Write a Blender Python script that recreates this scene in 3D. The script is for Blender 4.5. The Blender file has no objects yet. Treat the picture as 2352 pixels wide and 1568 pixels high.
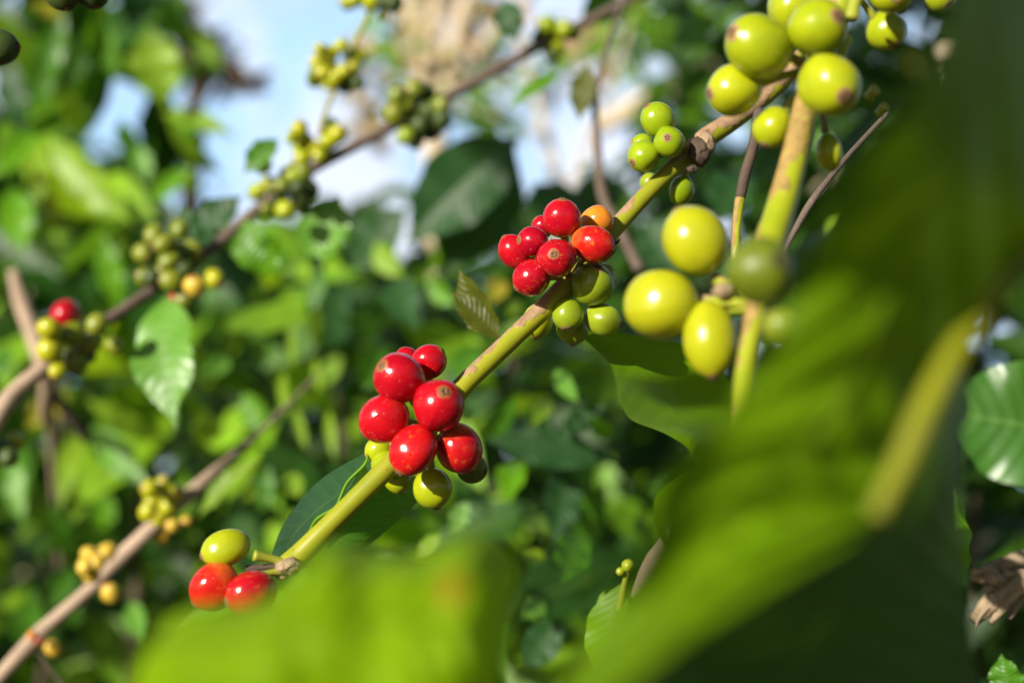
import bpy, math, random
import numpy as np
from mathutils import Vector, Matrix

rnd = random.Random(11)
scn = bpy.context.scene
COL = scn.collection

# ------------------------------------------------------------------ camera
PITCH = math.radians(6.0)
CAM = Vector((0.0, 0.0, 1.45))
FWD = Vector((0, math.cos(PITCH), math.sin(PITCH)))
UP = Vector((0, -math.sin(PITCH), math.cos(PITCH)))
RIGHT = Vector((1, 0, 0))
cd = bpy.data.cameras.new('camera')
cam = bpy.data.objects.new('camera', cd)
COL.objects.link(cam)
cam.location = CAM
cam.rotation_euler = (math.pi / 2 + PITCH, 0, 0)
cd.lens = 50.0
cd.sensor_width = 36.0
cd.clip_start = 0.01
cd.clip_end = 3000.0
cd.dof.use_dof = True
cd.dof.focus_distance = 0.349
cd.dof.aperture_fstop = 8.0
scn.camera = cam

def P(x, y, d):
    """a point of the 2352 x 1568 photograph at d metres in front of the camera -> world"""
    k = 0.72 * d / 2352.0
    return CAM + RIGHT * ((x - 1176) * k) + UP * ((784 - y) * k) + FWD * d

def CV(x, y, z):
    """camera-space direction (right, up, back) -> world"""
    return (RIGHT * x + UP * y - FWD * z).normalized()

def mpp(d):
    return 0.72 * d / 2352.0

# ------------------------------------------------------------------ sun, sky, exposure
SUN = CV(-0.58, 0.40, 0.71)
sun_el = math.asin(SUN.z)
sun_az = math.atan2(SUN.x, SUN.y)
sd = bpy.data.lights.new('sun', 'SUN')
sd.energy = 5.0
sd.angle = math.radians(0.53)
sd.color = (1.0, 0.93, 0.82)
sun = bpy.data.objects.new('sun', sd)
COL.objects.link(sun)
sun.rotation_euler = SUN.to_track_quat('Z', 'Y').to_euler()
sun.location = (-3, -3, 6)

world = bpy.data.worlds.new('World')
scn.world = world
world.use_nodes = True
wt = world.node_tree
wt.nodes.clear()
wo = wt.nodes.new('ShaderNodeOutputWorld')
wb = wt.nodes.new('ShaderNodeBackground')
wb.inputs['Strength'].default_value = 0.055
sky = wt.nodes.new('ShaderNodeTexSky')
sky.sky_type = 'NISHITA'
sky.sun_disc = False
sky.sun_elevation = sun_el
sky.sun_rotation = sun_az
tc = wt.nodes.new('ShaderNodeTexCoord')
cn = wt.nodes.new('ShaderNodeTexNoise')
cn.inputs['Scale'].default_value = 5.0
cn.inputs['Detail'].default_value = 5.0
cn.inputs['Roughness'].default_value = 0.55
cr = wt.nodes.new('ShaderNodeValToRGB')
cr.color_ramp.elements[0].position = 0.36
cr.color_ramp.elements[1].position = 0.62
cr.color_ramp.elements[0].color = (0.72, 0.72, 0.72, 1)
cr.color_ramp.elements[1].color = (1.0, 1.0, 1.0, 1)
cm = wt.nodes.new('ShaderNodeMix')
cm.data_type = 'RGBA'
cn2 = wt.nodes.new('ShaderNodeTexNoise')
cn2.inputs['Scale'].default_value = 9.0
cn2.inputs['Detail'].default_value = 4.0
cr2 = wt.nodes.new('ShaderNodeValToRGB')
cr2.color_ramp.elements[0].position = 0.40
cr2.color_ramp.elements[1].position = 0.60
cr2.color_ramp.elements[0].color = (0.46, 0.70, 1.0, 1)
cr2.color_ramp.elements[1].color = (0.80, 0.86, 1.0, 1)
csc = wt.nodes.new('ShaderNodeVectorMath')
csc.operation = 'SCALE'
csc.inputs['Scale'].default_value = 15.5
wt.links.new(tc.outputs['Generated'], cn2.inputs['Vector'])
wt.links.new(cn2.outputs['Fac'], cr2.inputs['Fac'])
wt.links.new(cr2.outputs['Color'], csc.inputs[0])
wt.links.new(csc.outputs[0], cm.inputs['B'])
wt.links.new(tc.outputs['Generated'], cn.inputs['Vector'])
wt.links.new(cn.outputs['Fac'], cr.inputs['Fac'])
# the cloud bank stands ahead of the camera (towards +Y); elsewhere the sky is clear
cs_ = wt.nodes.new('ShaderNodeSeparateXYZ')
wt.links.new(tc.outputs['Generated'], cs_.inputs[0])
cg = wt.nodes.new('ShaderNodeMapRange')
cg.inputs['From Min'].default_value = 0.55
cg.inputs['From Max'].default_value = 0.85
wt.links.new(cs_.outputs['Y'], cg.inputs['Value'])
cx = wt.nodes.new('ShaderNodeMath')
cx.operation = 'MULTIPLY'
wt.links.new(cr.outputs['Color'], cx.inputs[0])
wt.links.new(cg.outputs['Result'], cx.inputs[1])
wt.links.new(cx.outputs[0], cm.inputs['Factor'])
wt.links.new(sky.outputs['Color'], cm.inputs['A'])
wt.links.new(cm.outputs['Result'], wb.inputs['Color'])
wt.links.new(wb.outputs['Background'], wo.inputs['Surface'])

scn.view_settings.view_transform = 'Standard'
scn.view_settings.look = 'None'
scn.view_settings.gamma = 1.0
scn.view_settings.exposure = 0.62

# ------------------------------------------------------------------ materials
class NT:
    def __init__(self, name):
        self.m = bpy.data.materials.new(name)
        self.m.use_nodes = True
        self.t = self.m.node_tree
        self.t.nodes.clear()
        self.out = self.t.nodes.new('ShaderNodeOutputMaterial')
    def n(self, typ, **kw):
        nd = self.t.nodes.new(typ)
        for k, v in kw.items():
            setattr(nd, k, v)
        return nd
    def set(self, sock, v):
        if hasattr(v, 'is_output'):
            self.t.links.new(v, sock)
        else:
            if isinstance(v, tuple) and len(v) == 3 and sock.type == 'RGBA':
                v = (*v, 1)
            sock.default_value = v
    def math(self, op, a, b=0.0, c=0.0, clamp=False):
        nd = self.n('ShaderNodeMath', operation=op, use_clamp=clamp)
        self.set(nd.inputs[0], a); self.set(nd.inputs[1], b); self.set(nd.inputs[2], c)
        return nd.outputs[0]
    def mix(self, f, a, b, blend='MIX'):
        nd = self.n('ShaderNodeMix', data_type='RGBA', blend_type=blend)
        self.set(nd.inputs['Factor'], f); self.set(nd.inputs['A'], a); self.set(nd.inputs['B'], b)
        return nd.outputs['Result']
    def ramp(self, f, lo, hi):
        nd = self.n('ShaderNodeMapRange')
        self.set(nd.inputs['Value'], f); self.set(nd.inputs['From Min'], lo); self.set(nd.inputs['From Max'], hi)
        return nd.outputs['Result']
    def noise(self, scale, detail=3.0, vec=None, rough=0.55, dist=0.0):
        nd = self.n('ShaderNodeTexNoise')
        nd.inputs['Scale'].default_value = scale
        nd.inputs['Detail'].default_value = detail
        nd.inputs['Roughness'].default_value = rough
        nd.inputs['Distortion'].default_value = dist
        if vec is not None:
            self.t.links.new(vec, nd.inputs['Vector'])
        return nd.outputs['Fac']
    def obj(self):
        return self.n('ShaderNodeTexCoord').outputs['Object']
    def objvar(self, amt=7.0):
        """object coordinates shifted by a per-object random amount"""
        nd = self.n('ShaderNodeObjectInfo')
        a = self.n('ShaderNodeVectorMath', operation='ADD')
        self.t.links.new(self.obj(), a.inputs[0])
        self.t.links.new(self.math('MULTIPLY', nd.outputs['Random'], amt), a.inputs[1])
        return a.outputs[0], nd.outputs['Random']
    def bump(self, h, strength, dist):
        nd = self.n('ShaderNodeBump')
        nd.inputs['Strength'].default_value = strength
        nd.inputs['Distance'].default_value = dist
        self.t.links.new(h, nd.inputs['Height'])
        return nd.outputs['Normal']
    def pbr(self, col, rough=0.5, spec=0.5, normal=None, **kw):
        nd = self.n('ShaderNodeBsdfPrincipled')
        self.set(nd.inputs['Base Color'], col)
        self.set(nd.inputs['Roughness'], rough)
        nd.inputs['Specular IOR Level'].default_value = spec
        for k, v in kw.items():
            self.set(nd.inputs[k], v)
        if normal is not None:
            self.t.links.new(normal, nd.inputs['Normal'])
        return nd.outputs['BSDF']
    def done(self, sh):
        self.t.links.new(sh, self.out.inputs['Surface'])
        return self.m

def leaf_mat(name, col, trans, rough=0.36, tw=0.38, spec=0.5, vein=(0.25, 0.36, 0.06), vein_amt=0.5, tint=False, spots=0.0, bump=0.28, scar=None):
    b = NT(name)
    uv = b.n('ShaderNodeUVMap').outputs['UV']
    sx = b.n('ShaderNodeSeparateXYZ')
    b.t.links.new(uv, sx.inputs[0])
    u, v = sx.outputs[0], sx.outputs[1]
    av = b.math('MULTIPLY', b.math('ABSOLUTE', b.math('SUBTRACT', v, 0.5)), 2.0)
    mid = b.math('SUBTRACT', 1.0, b.ramp(av, 0.015, 0.06), clamp=True)
    ph = b.math('SUBTRACT', b.math('MULTIPLY', u, 11.0), b.math('MULTIPLY', av, 1.9))
    fr = b.math('ABSOLUTE', b.math('SUBTRACT', b.math('FRACT', ph), 0.5))
    lat = b.math('SUBTRACT', 1.0, b.ramp(fr, 0.0, 0.09), clamp=True)
    veins = b.math('MAXIMUM', mid, b.math('MULTIPLY', lat, 0.55))
    vec, r = b.objvar()
    nz = b.noise(38, 3, vec)
    c = b.mix(b.ramp(nz, 0.3, 0.7), tuple(x * 0.72 for x in col), tuple(min(1, x * 1.22) for x in col))
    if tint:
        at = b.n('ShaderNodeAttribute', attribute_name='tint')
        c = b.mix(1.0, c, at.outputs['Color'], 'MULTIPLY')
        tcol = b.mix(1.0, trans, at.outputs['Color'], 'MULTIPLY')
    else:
        tcol = trans
    c = b.mix(b.math('MULTIPLY', veins, vein_amt), c, vein)
    if spots:
        sp = b.ramp(b.noise(95, 2, vec), 0.66, 0.72)
        c = b.mix(b.math('MULTIPLY', sp, spots), c, (0.25, 0.16, 0.03))
    if scar:
        du = b.math('MULTIPLY', b.math('SUBTRACT', u, scar[0]), scar[2])
        dv = b.math('SUBTRACT', v, scar[1])
        rr_ = b.math('SQRT', b.math('ADD', b.math('MULTIPLY', du, du), b.math('MULTIPLY', dv, dv)))
        c = b.mix(b.math('SUBTRACT', 1.0, b.ramp(rr_, scar[3] * .5, scar[3]), clamp=True), c, (0.30, 0.13, 0.01))
    bul = b.math('MULTIPLY', b.math('SUBTRACT', 0.5, fr), 2.0)
    h = b.math('ADD', b.math('MULTIPLY', b.math('ADD', mid, bul), -1.0), b.math('MULTIPLY', nz, 0.5))
    nor = b.bump(h, bump, 0.0012)
    pb = b.pbr(c, rough, spec, nor)
    tr = b.n('ShaderNodeBsdfTranslucent')
    b.set(tr.inputs['Color'], tcol)
    b.t.links.new(nor, tr.inputs['Normal'])
    mx = b.n('ShaderNodeMixShader')
    mx.inputs[0].default_value = tw
    b.t.links.new(pb, mx.inputs[1]); b.t.links.new(tr.outputs[0], mx.inputs[2])
    return b.done(mx.outputs[0])

def cherry_mat(name, c1, c2, rough=0.125, speck=(0.75, 0.35, 0.04), speck_amt=0.7, blotch=None, ring=(0.30, 0.085, 0.025), tail=None, coat=0.0):
    b = NT(name)
    uv = b.n('ShaderNodeUVMap').outputs['UV']
    sx = b.n('ShaderNodeSeparateXYZ')
    b.t.links.new(uv, sx.inputs[0])
    pol = sx.outputs[1]
    vec, r = b.objvar(9.0)
    f = b.math('ADD', b.math('MULTIPLY', b.noise(1.6, 4, vec), 0.75), b.math('MULTIPLY', r, 0.35))
    c = b.mix(b.ramp(f, 0.3, 0.75), c1, c2)
    fine = b.noise(14, 5, vec, 0.7)
    c = b.mix(b.math('MULTIPLY', b.ramp(fine, 0.45, 0.75), 0.18), c, tuple(x * 0.5 for x in c1))
    if blotch is not None:
        bl = b.ramp(b.noise(2.6, 5, vec, 0.65), 0.57, 0.70)
        c = b.mix(b.math('MULTIPLY', bl, 0.8), c, blotch)
    if tail is not None:
        tl = b.ramp(b.math('ADD', pol, b.math('MULTIPLY', b.noise(3.0, 3, vec), 0.25)), 0.72, 1.08)
        c = b.mix(tl, c, tail)
    vo = b.n('ShaderNodeTexVoronoi')
    vo.inputs['Scale'].default_value = 5.5
    b.t.links.new(vec, vo.inputs['Vector'])
    gate = b.ramp(b.noise(2.3, 2, vec), 0.42, 0.62)
    sp = b.math('MULTIPLY', b.math('SUBTRACT', 1.0, b.ramp(vo.outputs['Distance'], 0.07, 0.16), clamp=True), gate)
    c = b.mix(b.math('MULTIPLY', sp, speck_amt), c, speck)
    pn = b.math('ADD', pol, b.math('MULTIPLY', b.math('SUBTRACT', b.noise(5, 3, vec), 0.5), 0.07))
    rg = b.math('SUBTRACT', 1.0, b.ramp(pn, 0.078, 0.108), clamp=True)
    c = b.mix(rg, c, ring)
    rr = b.math('ADD', b.math('MULTIPLY', rg, 0.4), b.math('ADD', rough, b.math('MULTIPLY', b.ramp(b.noise(3.2, 5, vec, 0.7), 0.35, 0.75), 0.10)))
    nor = b.bump(b.math('ADD', b.noise(9, 4, vec), b.math('MULTIPLY', sp, 0.4)), 0.055, 0.03)
    return b.done(b.pbr(c, rr, 0.5, nor, **{'Subsurface Weight': 0.12, 'Subsurface Radius': (1.0, 0.5, 0.2), 'Subsurface Scale': 0.0015, 'Coat Weight': coat}))

def bark_mat(name, c1, c2, rough=0.75, scale=60, bump=0.6):
    b = NT(name)
    uv = b.n('ShaderNodeUVMap').outputs['UV']
    mp = b.n('ShaderNodeMapping')
    mp.inputs['Scale'].default_value = (6, 90, 1)
    b.t.links.new(uv, mp.inputs['Vector'])
    o = b.obj()
    f = b.math('ADD', b.math('MULTIPLY', b.noise(scale, 5, o, 0.65), 0.7), b.math('MULTIPLY', b.noise(1.0, 4, mp.outputs[0]), 0.3))
    c = b.mix(b.ramp(f, 0.32, 0.68), c1, c2)
    nor = b.bump(f, bump, 0.002)
    return b.done(b.pbr(c, rough, 0.3, nor))

def stem_mat(name, green, green2, bark, thr, rough=0.42, side=0.0, along=0.3):
    """green shoot with tan corky bark on one flank and in torn patches; side = where round the stem (uv.x) the bark sits"""
    b = NT(name)
    uv = b.n('ShaderNodeUVMap').outputs['UV']
    sx = b.n('ShaderNodeSeparateXYZ')
    b.t.links.new(uv, sx.inputs[0])
    o = b.obj()
    n1 = b.noise(75, 4, o, 0.6)
    n2 = b.noise(420, 4, o, 0.6)
    ang = b.math('ABSOLUTE', b.math('SUBTRACT', b.math('FRACT', b.math('ADD', sx.outputs[0], 0.5 - side)), 0.5))
    edge = b.math('SUBTRACT', thr, ang)
    k = b.math('ADD', edge, b.math('MULTIPLY', b.math('SUBTRACT', n1, 0.5), 1.15))
    k = b.math('ADD', k, b.math('MULTIPLY', b.math('SUBTRACT', sx.outputs[1], 0.5), along))
    m = b.ramp(k, -0.02, 0.03)
    g = b.mix(b.ramp(n1, 0.3, 0.7), green, green2)
    bk = b.mix(b.ramp(n2, 0.3, 0.7), tuple(x * 0.66 for x in bark), tuple(min(1, x * 1.2) for x in bark))
    dots = b.ramp(b.noise(700, 2, o), 0.70, 0.74)
    g = b.mix(b.math('MULTIPLY', dots, 0.7), g, (0.16, 0.10, 0.04))
    c = b.mix(m, g, bk)
    h = b.math('ADD', b.math('MULTIPLY', m, 0.7), b.math('MULTIPLY', n2, b.math('ADD', 0.15, b.math('MULTIPLY', m, 0.5))))
    nor = b.bump(h, 0.35, 0.0004)
    return b.done(b.pbr(c, b.math('ADD', rough, b.math('MULTIPLY', m, 0.35)), 0.4, nor))

M = {}
M['red'] = cherry_mat('ripe_red_skin', (0.30, 0.0015, 0.015), (0.50, 0.004, 0.010), blotch=None, tail=(0.45, 0.03, 0.01))
M['redspot'] = cherry_mat('blotched_red_skin', (0.34, 0.002, 0.014), (0.53, 0.007, 0.009), blotch=(0.60, 0.11, 0.02), speck_amt=0.85)
M['scarlet'] = cherry_mat('scarlet_skin', (0.43, 0.004, 0.010), (0.58, 0.020, 0.006), blotch=(0.62, 0.13, 0.02), tail=(0.6, 0.18, 0.02))
M['orange'] = cherry_mat('orange_skin', (0.66, 0.14, 0.015), (0.68, 0.27, 0.02), speck=(0.6, 0.1, 0.02), speck_amt=0.3)
M['lime'] = cherry_mat('yellow_green_skin', (0.27, 0.34, 0.006), (0.40, 0.43, 0.008), rough=0.19, speck=(0.3, 0.2, 0.05), speck_amt=0.25, ring=(0.30, 0.17, 0.07))
M['limegreen'] = cherry_mat('fresh_green_skin', (0.20, 0.31, 0.005), (0.31, 0.39, 0.008), rough=0.18, speck=(0.2, 0.14, 0.04), speck_amt=0.35, ring=(0.26, 0.15, 0.06))
M['yellow'] = cherry_mat('yellow_skin', (0.34, 0.37, 0.007), (0.43, 0.42, 0.010), rough=0.2, speck=(0.4, 0.25, 0.05), speck_amt=0.2, ring=(0.36, 0.18, 0.06))
M['green'] = cherry_mat('grass_green_skin', (0.20, 0.29, 0.010), (0.30, 0.36, 0.014), rough=0.26, speck=(0.12, 0.09, 0.03), speck_amt=0.5, ring=(0.30, 0.20, 0.09))
M['olive'] = cherry_mat('dull_green_skin', (0.13, 0.18, 0.010), (0.22, 0.25, 0.016), rough=0.34, speck=(0.2, 0.12, 0.05), speck_amt=0.4, ring=(0.22, 0.13, 0.06))
M['gold'] = cherry_mat('golden_skin', (0.55, 0.33, 0.03), (0.64, 0.46, 0.05), rough=0.35, speck=(0.3, 0.15, 0.05), speck_amt=0.3)
M['shadegreen'] = cherry_mat('shaded_olive_skin', (0.09, 0.13, 0.004), (0.13, 0.17, 0.006), rough=0.4, speck_amt=0.1, ring=(0.06, 0.06, 0.01))  # shade on the cherries using it is put into the skin colour
M['dark'] = cherry_mat('dark_shaded_green_skin', (0.030, 0.055, 0.006), (0.05, 0.08, 0.008), rough=0.5, speck_amt=0.1, ring=(0.03, 0.03, 0.01))  # top-left cherries' shade put into the colour; also dark cluster berries
M['calyx'] = bark_mat('calyx_scar', (0.05, 0.022, 0.01), (0.32, 0.19, 0.09), scale=1500, bump=0.4)
M['stem'] = stem_mat('young_stem', (0.22, 0.25, 0.010), (0.34, 0.33, 0.012), (0.33, 0.205, 0.11), 0.07, side=0.0, along=0.5)
M['stalk'] = stem_mat('fruit_stalk_skin', (0.25, 0.30, 0.02), (0.36, 0.36, 0.04), (0.36, 0.24, 0.13), -0.05)
M['nearstem'] = stem_mat('near_stem', (0.24, 0.30, 0.010), (0.34, 0.36, 0.012), (0.33, 0.22, 0.06), 0.05, side=0.0, along=-0.05)
M['grey'] = bark_mat('grey_brown_bark', (0.085, 0.060, 0.045), (0.19, 0.14, 0.11))
M['tan'] = bark_mat('tan_bark', (0.30, 0.21, 0.14), (0.50, 0.37, 0.27))
M['dark_bark'] = bark_mat('dark_bark', (0.05, 0.035, 0.025), (0.13, 0.09, 0.06))
M['pale_bark'] = bark_mat('pale_bark', (0.46, 0.37, 0.25), (0.64, 0.53, 0.38), scale=9)
M['gnarl'] = bark_mat('gnarled_wood', (0.13, 0.085, 0.05), (0.52, 0.40, 0.25), scale=130, bump=0.9)
M['node'] = bark_mat('corky_node', (0.20, 0.12, 0.06), (0.58, 0.44, 0.28), scale=400)
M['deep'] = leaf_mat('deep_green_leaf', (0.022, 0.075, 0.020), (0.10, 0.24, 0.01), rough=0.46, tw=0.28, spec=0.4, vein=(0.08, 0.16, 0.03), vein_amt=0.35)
M['mid'] = leaf_mat('mid_green_leaf', (0.06, 0.19, 0.012), (0.20, 0.46, 0.01), rough=0.38, tw=0.38, vein=(0.14, 0.24, 0.03))
M['bright'] = leaf_mat('bright_green_leaf', (0.12, 0.32, 0.006), (0.26, 0.56, 0.01), rough=0.4, tw=0.42, vein=(0.22, 0.36, 0.05))
M['limeleaf'] = leaf_mat('lime_leaf', (0.24, 0.42, 0.02), (0.38, 0.58, 0.02), rough=0.42, tw=0.42, vein=(0.34, 0.44, 0.09))
M['pale'] = leaf_mat('pale_glossy_leaf', (0.13, 0.32, 0.03), (0.22, 0.42, 0.02), rough=0.42, tw=0.3, spec=0.8, vein=(0.2, 0.34, 0.08))
M['olive_leaf'] = leaf_mat('olive_leaf', (0.12, 0.14, 0.012), (0.24, 0.28, 0.01), rough=0.45, tw=0.4, vein=(0.05, 0.07, 0.01))
M['yellow_leaf'] = leaf_mat('yellow_leaf', (0.42, 0.36, 0.03), (0.5, 0.46, 0.03), rough=0.5, tw=0.4)
M['front'] = leaf_mat('front_leaf', (0.205, 0.375, 0.0015), (0.40, 0.58, 0.001), rough=0.55, tw=0.42, spec=0.12, vein=(0.22, 0.30, 0.02), vein_amt=0.4, spots=0.5, bump=0.6, scar=(0.655, 0.66, 2.2, 0.10))
M['mainleaf'] = leaf_mat('clean_green_leaf', (0.145, 0.30, 0.002), (0.30, 0.52, 0.002), rough=0.45, tw=0.42, spec=0.25, vein=(0.16, 0.32, 0.02), vein_amt=0.25, bump=0.08)
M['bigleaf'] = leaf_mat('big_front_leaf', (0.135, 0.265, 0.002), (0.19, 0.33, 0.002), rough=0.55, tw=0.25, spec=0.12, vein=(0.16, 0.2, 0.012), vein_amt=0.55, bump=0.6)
M['gloss'] = leaf_mat('glossy_dark_leaf', (0.05, 0.16, 0.015), (0.16, 0.36, 0.02), rough=0.36, tw=0.25, spec=0.9, vein=(0.14, 0.28, 0.05))
M['rib'] = leaf_mat('leaf_rib', (0.29, 0.31, 0.010), (0.44, 0.38, 0.02), rough=0.5, tw=0.3, vein_amt=0.0)
M['crown'] = leaf_mat('crown_leaves', (0.075, 0.19, 0.014), (0.22, 0.44, 0.02), rough=0.46, tw=0.36, spec=0.4, vein=(0.2, 0.3, 0.05), vein_amt=0.35, tint=True)
M['dry'] = leaf_mat('dry_leaves', (0.13, 0.085, 0.05), (0.20, 0.13, 0.07), rough=0.7, tw=0.3, vein_amt=0.1, tint=True)
g = NT('soil')
o = g.obj()
M['soil'] = g.done(g.pbr(g.mix(g.ramp(g.noise(3, 6, o), 0.3, 0.7), (0.06, 0.045, 0.03), (0.15, 0.11, 0.07)), 0.95, 0.2, g.bump(g.noise(20, 5, o), 0.8, 0.02)))

# ------------------------------------------------------------------ object helpers
def mesh_obj(name, verts, faces, mat, parent=None, uvs=None, loc=None, tint=None, smooth=True):
    if loc is not None:
        verts = [Vector(v) - loc for v in verts]
    me = bpy.data.meshes.new(name)
    me.from_pydata([tuple(v) for v in verts], [], faces)
    if uvs is not None:
        ul = me.uv_layers.new(name='UVMap')
        li = np.empty(len(me.loops), dtype=np.int32)
        me.loops.foreach_get('vertex_index', li)
        ul.data.foreach_set('uv', np.asarray(uvs, dtype=np.float32)[li].ravel())
    if tint is not None:
        at = me.color_attributes.new('tint', 'FLOAT_COLOR', 'POINT')
        at.data.foreach_set('color', np.asarray(tint, dtype=np.float32).ravel())
    if smooth:
        me.polygons.foreach_set('use_smooth', [True] * len(me.polygons))
    me.materials.append(mat)
    me.update()
    ob = bpy.data.objects.new(name, me)
    COL.objects.link(ob)
    if loc is not None:
        ob.location = loc
    if parent is not None:
        put(ob, parent)
    return ob

def put(ob, parent):
    """parent, keeping the world placement (every parent here is an unrotated Empty or mesh)"""
    ob.parent = parent
    ob.matrix_parent_inverse = Matrix.Translation(-world_loc(parent))

def world_loc(o):
    return o.location.copy()

def thing(name, label, cat, loc, group=None):
    o = bpy.data.objects.new(name, None)
    o.empty_display_size = 0.02
    COL.objects.link(o)
    o.location = loc
    o['label'] = label
    o['category'] = cat
    if group:
        o['group'] = group
    return o

def tag(o, label, cat, group=None):
    o['label'] = label
    o['category'] = cat
    if group:
        o['group'] = group
    return o

def catmull(pts, per=6):
    n = len(pts)
    out = []
    for i in range(n - 1):
        p0 = pts[max(i - 1, 0)]; p1 = pts[i]; p2 = pts[i + 1]; p3 = pts[min(i + 2, n - 1)]
        for s in range(per):
            t = s / per
            out.append(tuple(0.5 * (2 * b + (c - a) * t + (2 * a - 5 * b + 4 * c - d) * t * t + (3 * b - a - 3 * c + d) * t ** 3) for a, b, c, d in zip(p0, p1, p2, p3)))
    out.append(tuple(pts[-1]))
    return out

def tube_data(pts, per=6, sides=14, rough=0.0, seed=0, ref=None):
    """pts: (world Vector, radius) -> verts, faces, uvs; uv.x runs round the tube, 0 on the side facing ref"""
    r = random.Random(seed)
    raw = catmull([(p[0].x, p[0].y, p[0].z, p[1]) for p in pts], per)
    cs = [Vector(q[:3]) for q in raw]
    rs = [max(q[3], 1e-5) for q in raw]
    ref = ref or Vector((-0.4, -0.3, 1))
    verts, faces, uvs = [], [], []
    n = len(cs)
    tot = 0.0
    for i in range(n):
        t = (cs[min(i + 1, n - 1)] - cs[max(i - 1, 0)]).normalized()
        a = (ref - t * ref.dot(t)).normalized()
        b = t.cross(a)
        if i:
            tot += (cs[i] - cs[i - 1]).length
        for k in range(sides + 1):
            w = 2 * math.pi * k / sides
            kk = k % sides
            rr = rs[i] * (1 + rough * (random.Random(seed * 7919 + i * 31 + kk).random() - 0.5))
            verts.append(cs[i] + (a * math.cos(w) + b * math.sin(w)) * rr)
            uvs.append((k / sides, i / max(n - 1, 1)))
    for i in range(n - 1):
        for k in range(sides):
            q = i * (sides + 1) + k
            faces.append((q, q + 1, q + sides + 2, q + sides + 1))
    base = len(verts)
    for e in (0, n - 1):
        verts.append(cs[e]); uvs.append((0.5, 0.5))
        o_ = e * (sides + 1)
        for k in range(sides):
            faces.append((base + (1 if e else 0), o_ + k, o_ + k + 1) if e else (base, o_ + k + 1, o_ + k))
    return verts, faces, uvs

def tube(name, pts, mat, parent=None, per=6, sides=14, rough=0.0, seed=0, ref=None):
    v, f, u = tube_data(pts, per, sides, rough, seed, ref)
    return mesh_obj(name, v, f, mat, parent, u, loc=pts[0][0].copy())

def pxtube(name, pts, mat, parent=None, **kw):
    """pts: (x, y, depth, width in photo px)"""
    return tube(name, [(P(x, y, d), 0.5 * w * mpp(d)) for x, y, d, w in pts], mat, parent, **kw)

PROF = [(0, .03), (.04, .10), (.10, .36), (.2, .70), (.32, .93), (.44, 1.0), (.56, .96), (.68, .82), (.78, .58), (.86, .32), (.92, .13), (.96, .06), (1, .004)]
def prof(u):
    for (a, x), (b, y) in zip(PROF, PROF[1:]):
        if u <= b:
            t = (u - a) / (b - a)
            return x + (y - x) * t
    return 0.004

def leaf_data(base, tip, width, nrm, nu=18, nv=8, fold=0.25, arch=0.08, wave=0.10, waves=3.5, ph=0.0, side_arch=0.0, prf=prof):
    ax = tip - base
    L = ax.length
    ax = ax / L
    n = (nrm - ax * nrm.dot(ax)).normalized()
    s = n.cross(ax)
    verts, faces, uvs = [], [], []
    h = width / 2
    cf, sf = math.cos(fold), math.sin(fold)
    for i in range(nu + 1):
        u = i / nu
        pr = prf(u) * h
        bend = arch * L * 4 * u * (1 - u)
        sb = side_arch * L * 4 * u * (1 - u)
        for j in range(-nv // 2, nv // 2 + 1):
            v = j / (nv / 2)
            av = abs(v)
            wv = wave * width * math.sin(2 * math.pi * waves * u + ph + (1.3 if v > 0 else 0)) * av * av * min(1, 4 * u * (1 - u))
            wv += 0.05 * wave * 3 * width * math.sin(2 * math.pi * 2.3 * waves * u + ph * 2) * av
            verts.append(base + ax * (L * u) + s * (pr * v * cf + sb) + n * (pr * av * sf + bend + wv))
            uvs.append((u, 0.5 + v * 0.5))
    w_ = nv + 1
    for i in range(nu):
        for j in range(nv):
            q = i * w_ + j
            faces.append((q, q + 1, q + w_ + 1, q + w_))
    return verts, faces, uvs

def facing(base, tip, roll, cam_to=None):
    """leaf normal: facing the camera, turned by roll degrees about the leaf's length (towards the sun if positive)"""
    ax = (tip - base).normalized()
    c = ((CAM - (base + tip) / 2)).normalized()
    n = (c - ax * c.dot(ax)).normalized()
    a, b = (Matrix.Rotation(math.radians(k * roll), 3, ax) @ n for k in (1, -1))
    return a if (a.dot(SUN) >= b.dot(SUN)) == (roll >= 0) else b

LIT = []
def pxleaf(parent, bx, by, tx, ty, d, w, mat, roll=0, dt=0.0, name='leaf', **kw):
    """a leaf from photo point (bx,by) to (tx,ty), w photo px wide at depth d; the tip lies dt metres deeper"""
    base, tip = P(bx, by, d), P(tx, ty, d + dt)
    if mat in ('limeleaf', 'bright', 'pale', 'yellow_leaf'):
        roll = abs(roll)
        LIT.append(base.lerp(tip, .3)); LIT.append(base.lerp(tip, .7))
    w_ = w * mpp(d) / max(0.3, abs(math.cos(math.radians(roll))))
    v, f, u = leaf_data(base, tip, w_, facing(base, tip, roll), **kw)
    return mesh_obj(name, v, f, M[mat], parent, u, loc=base)

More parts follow.
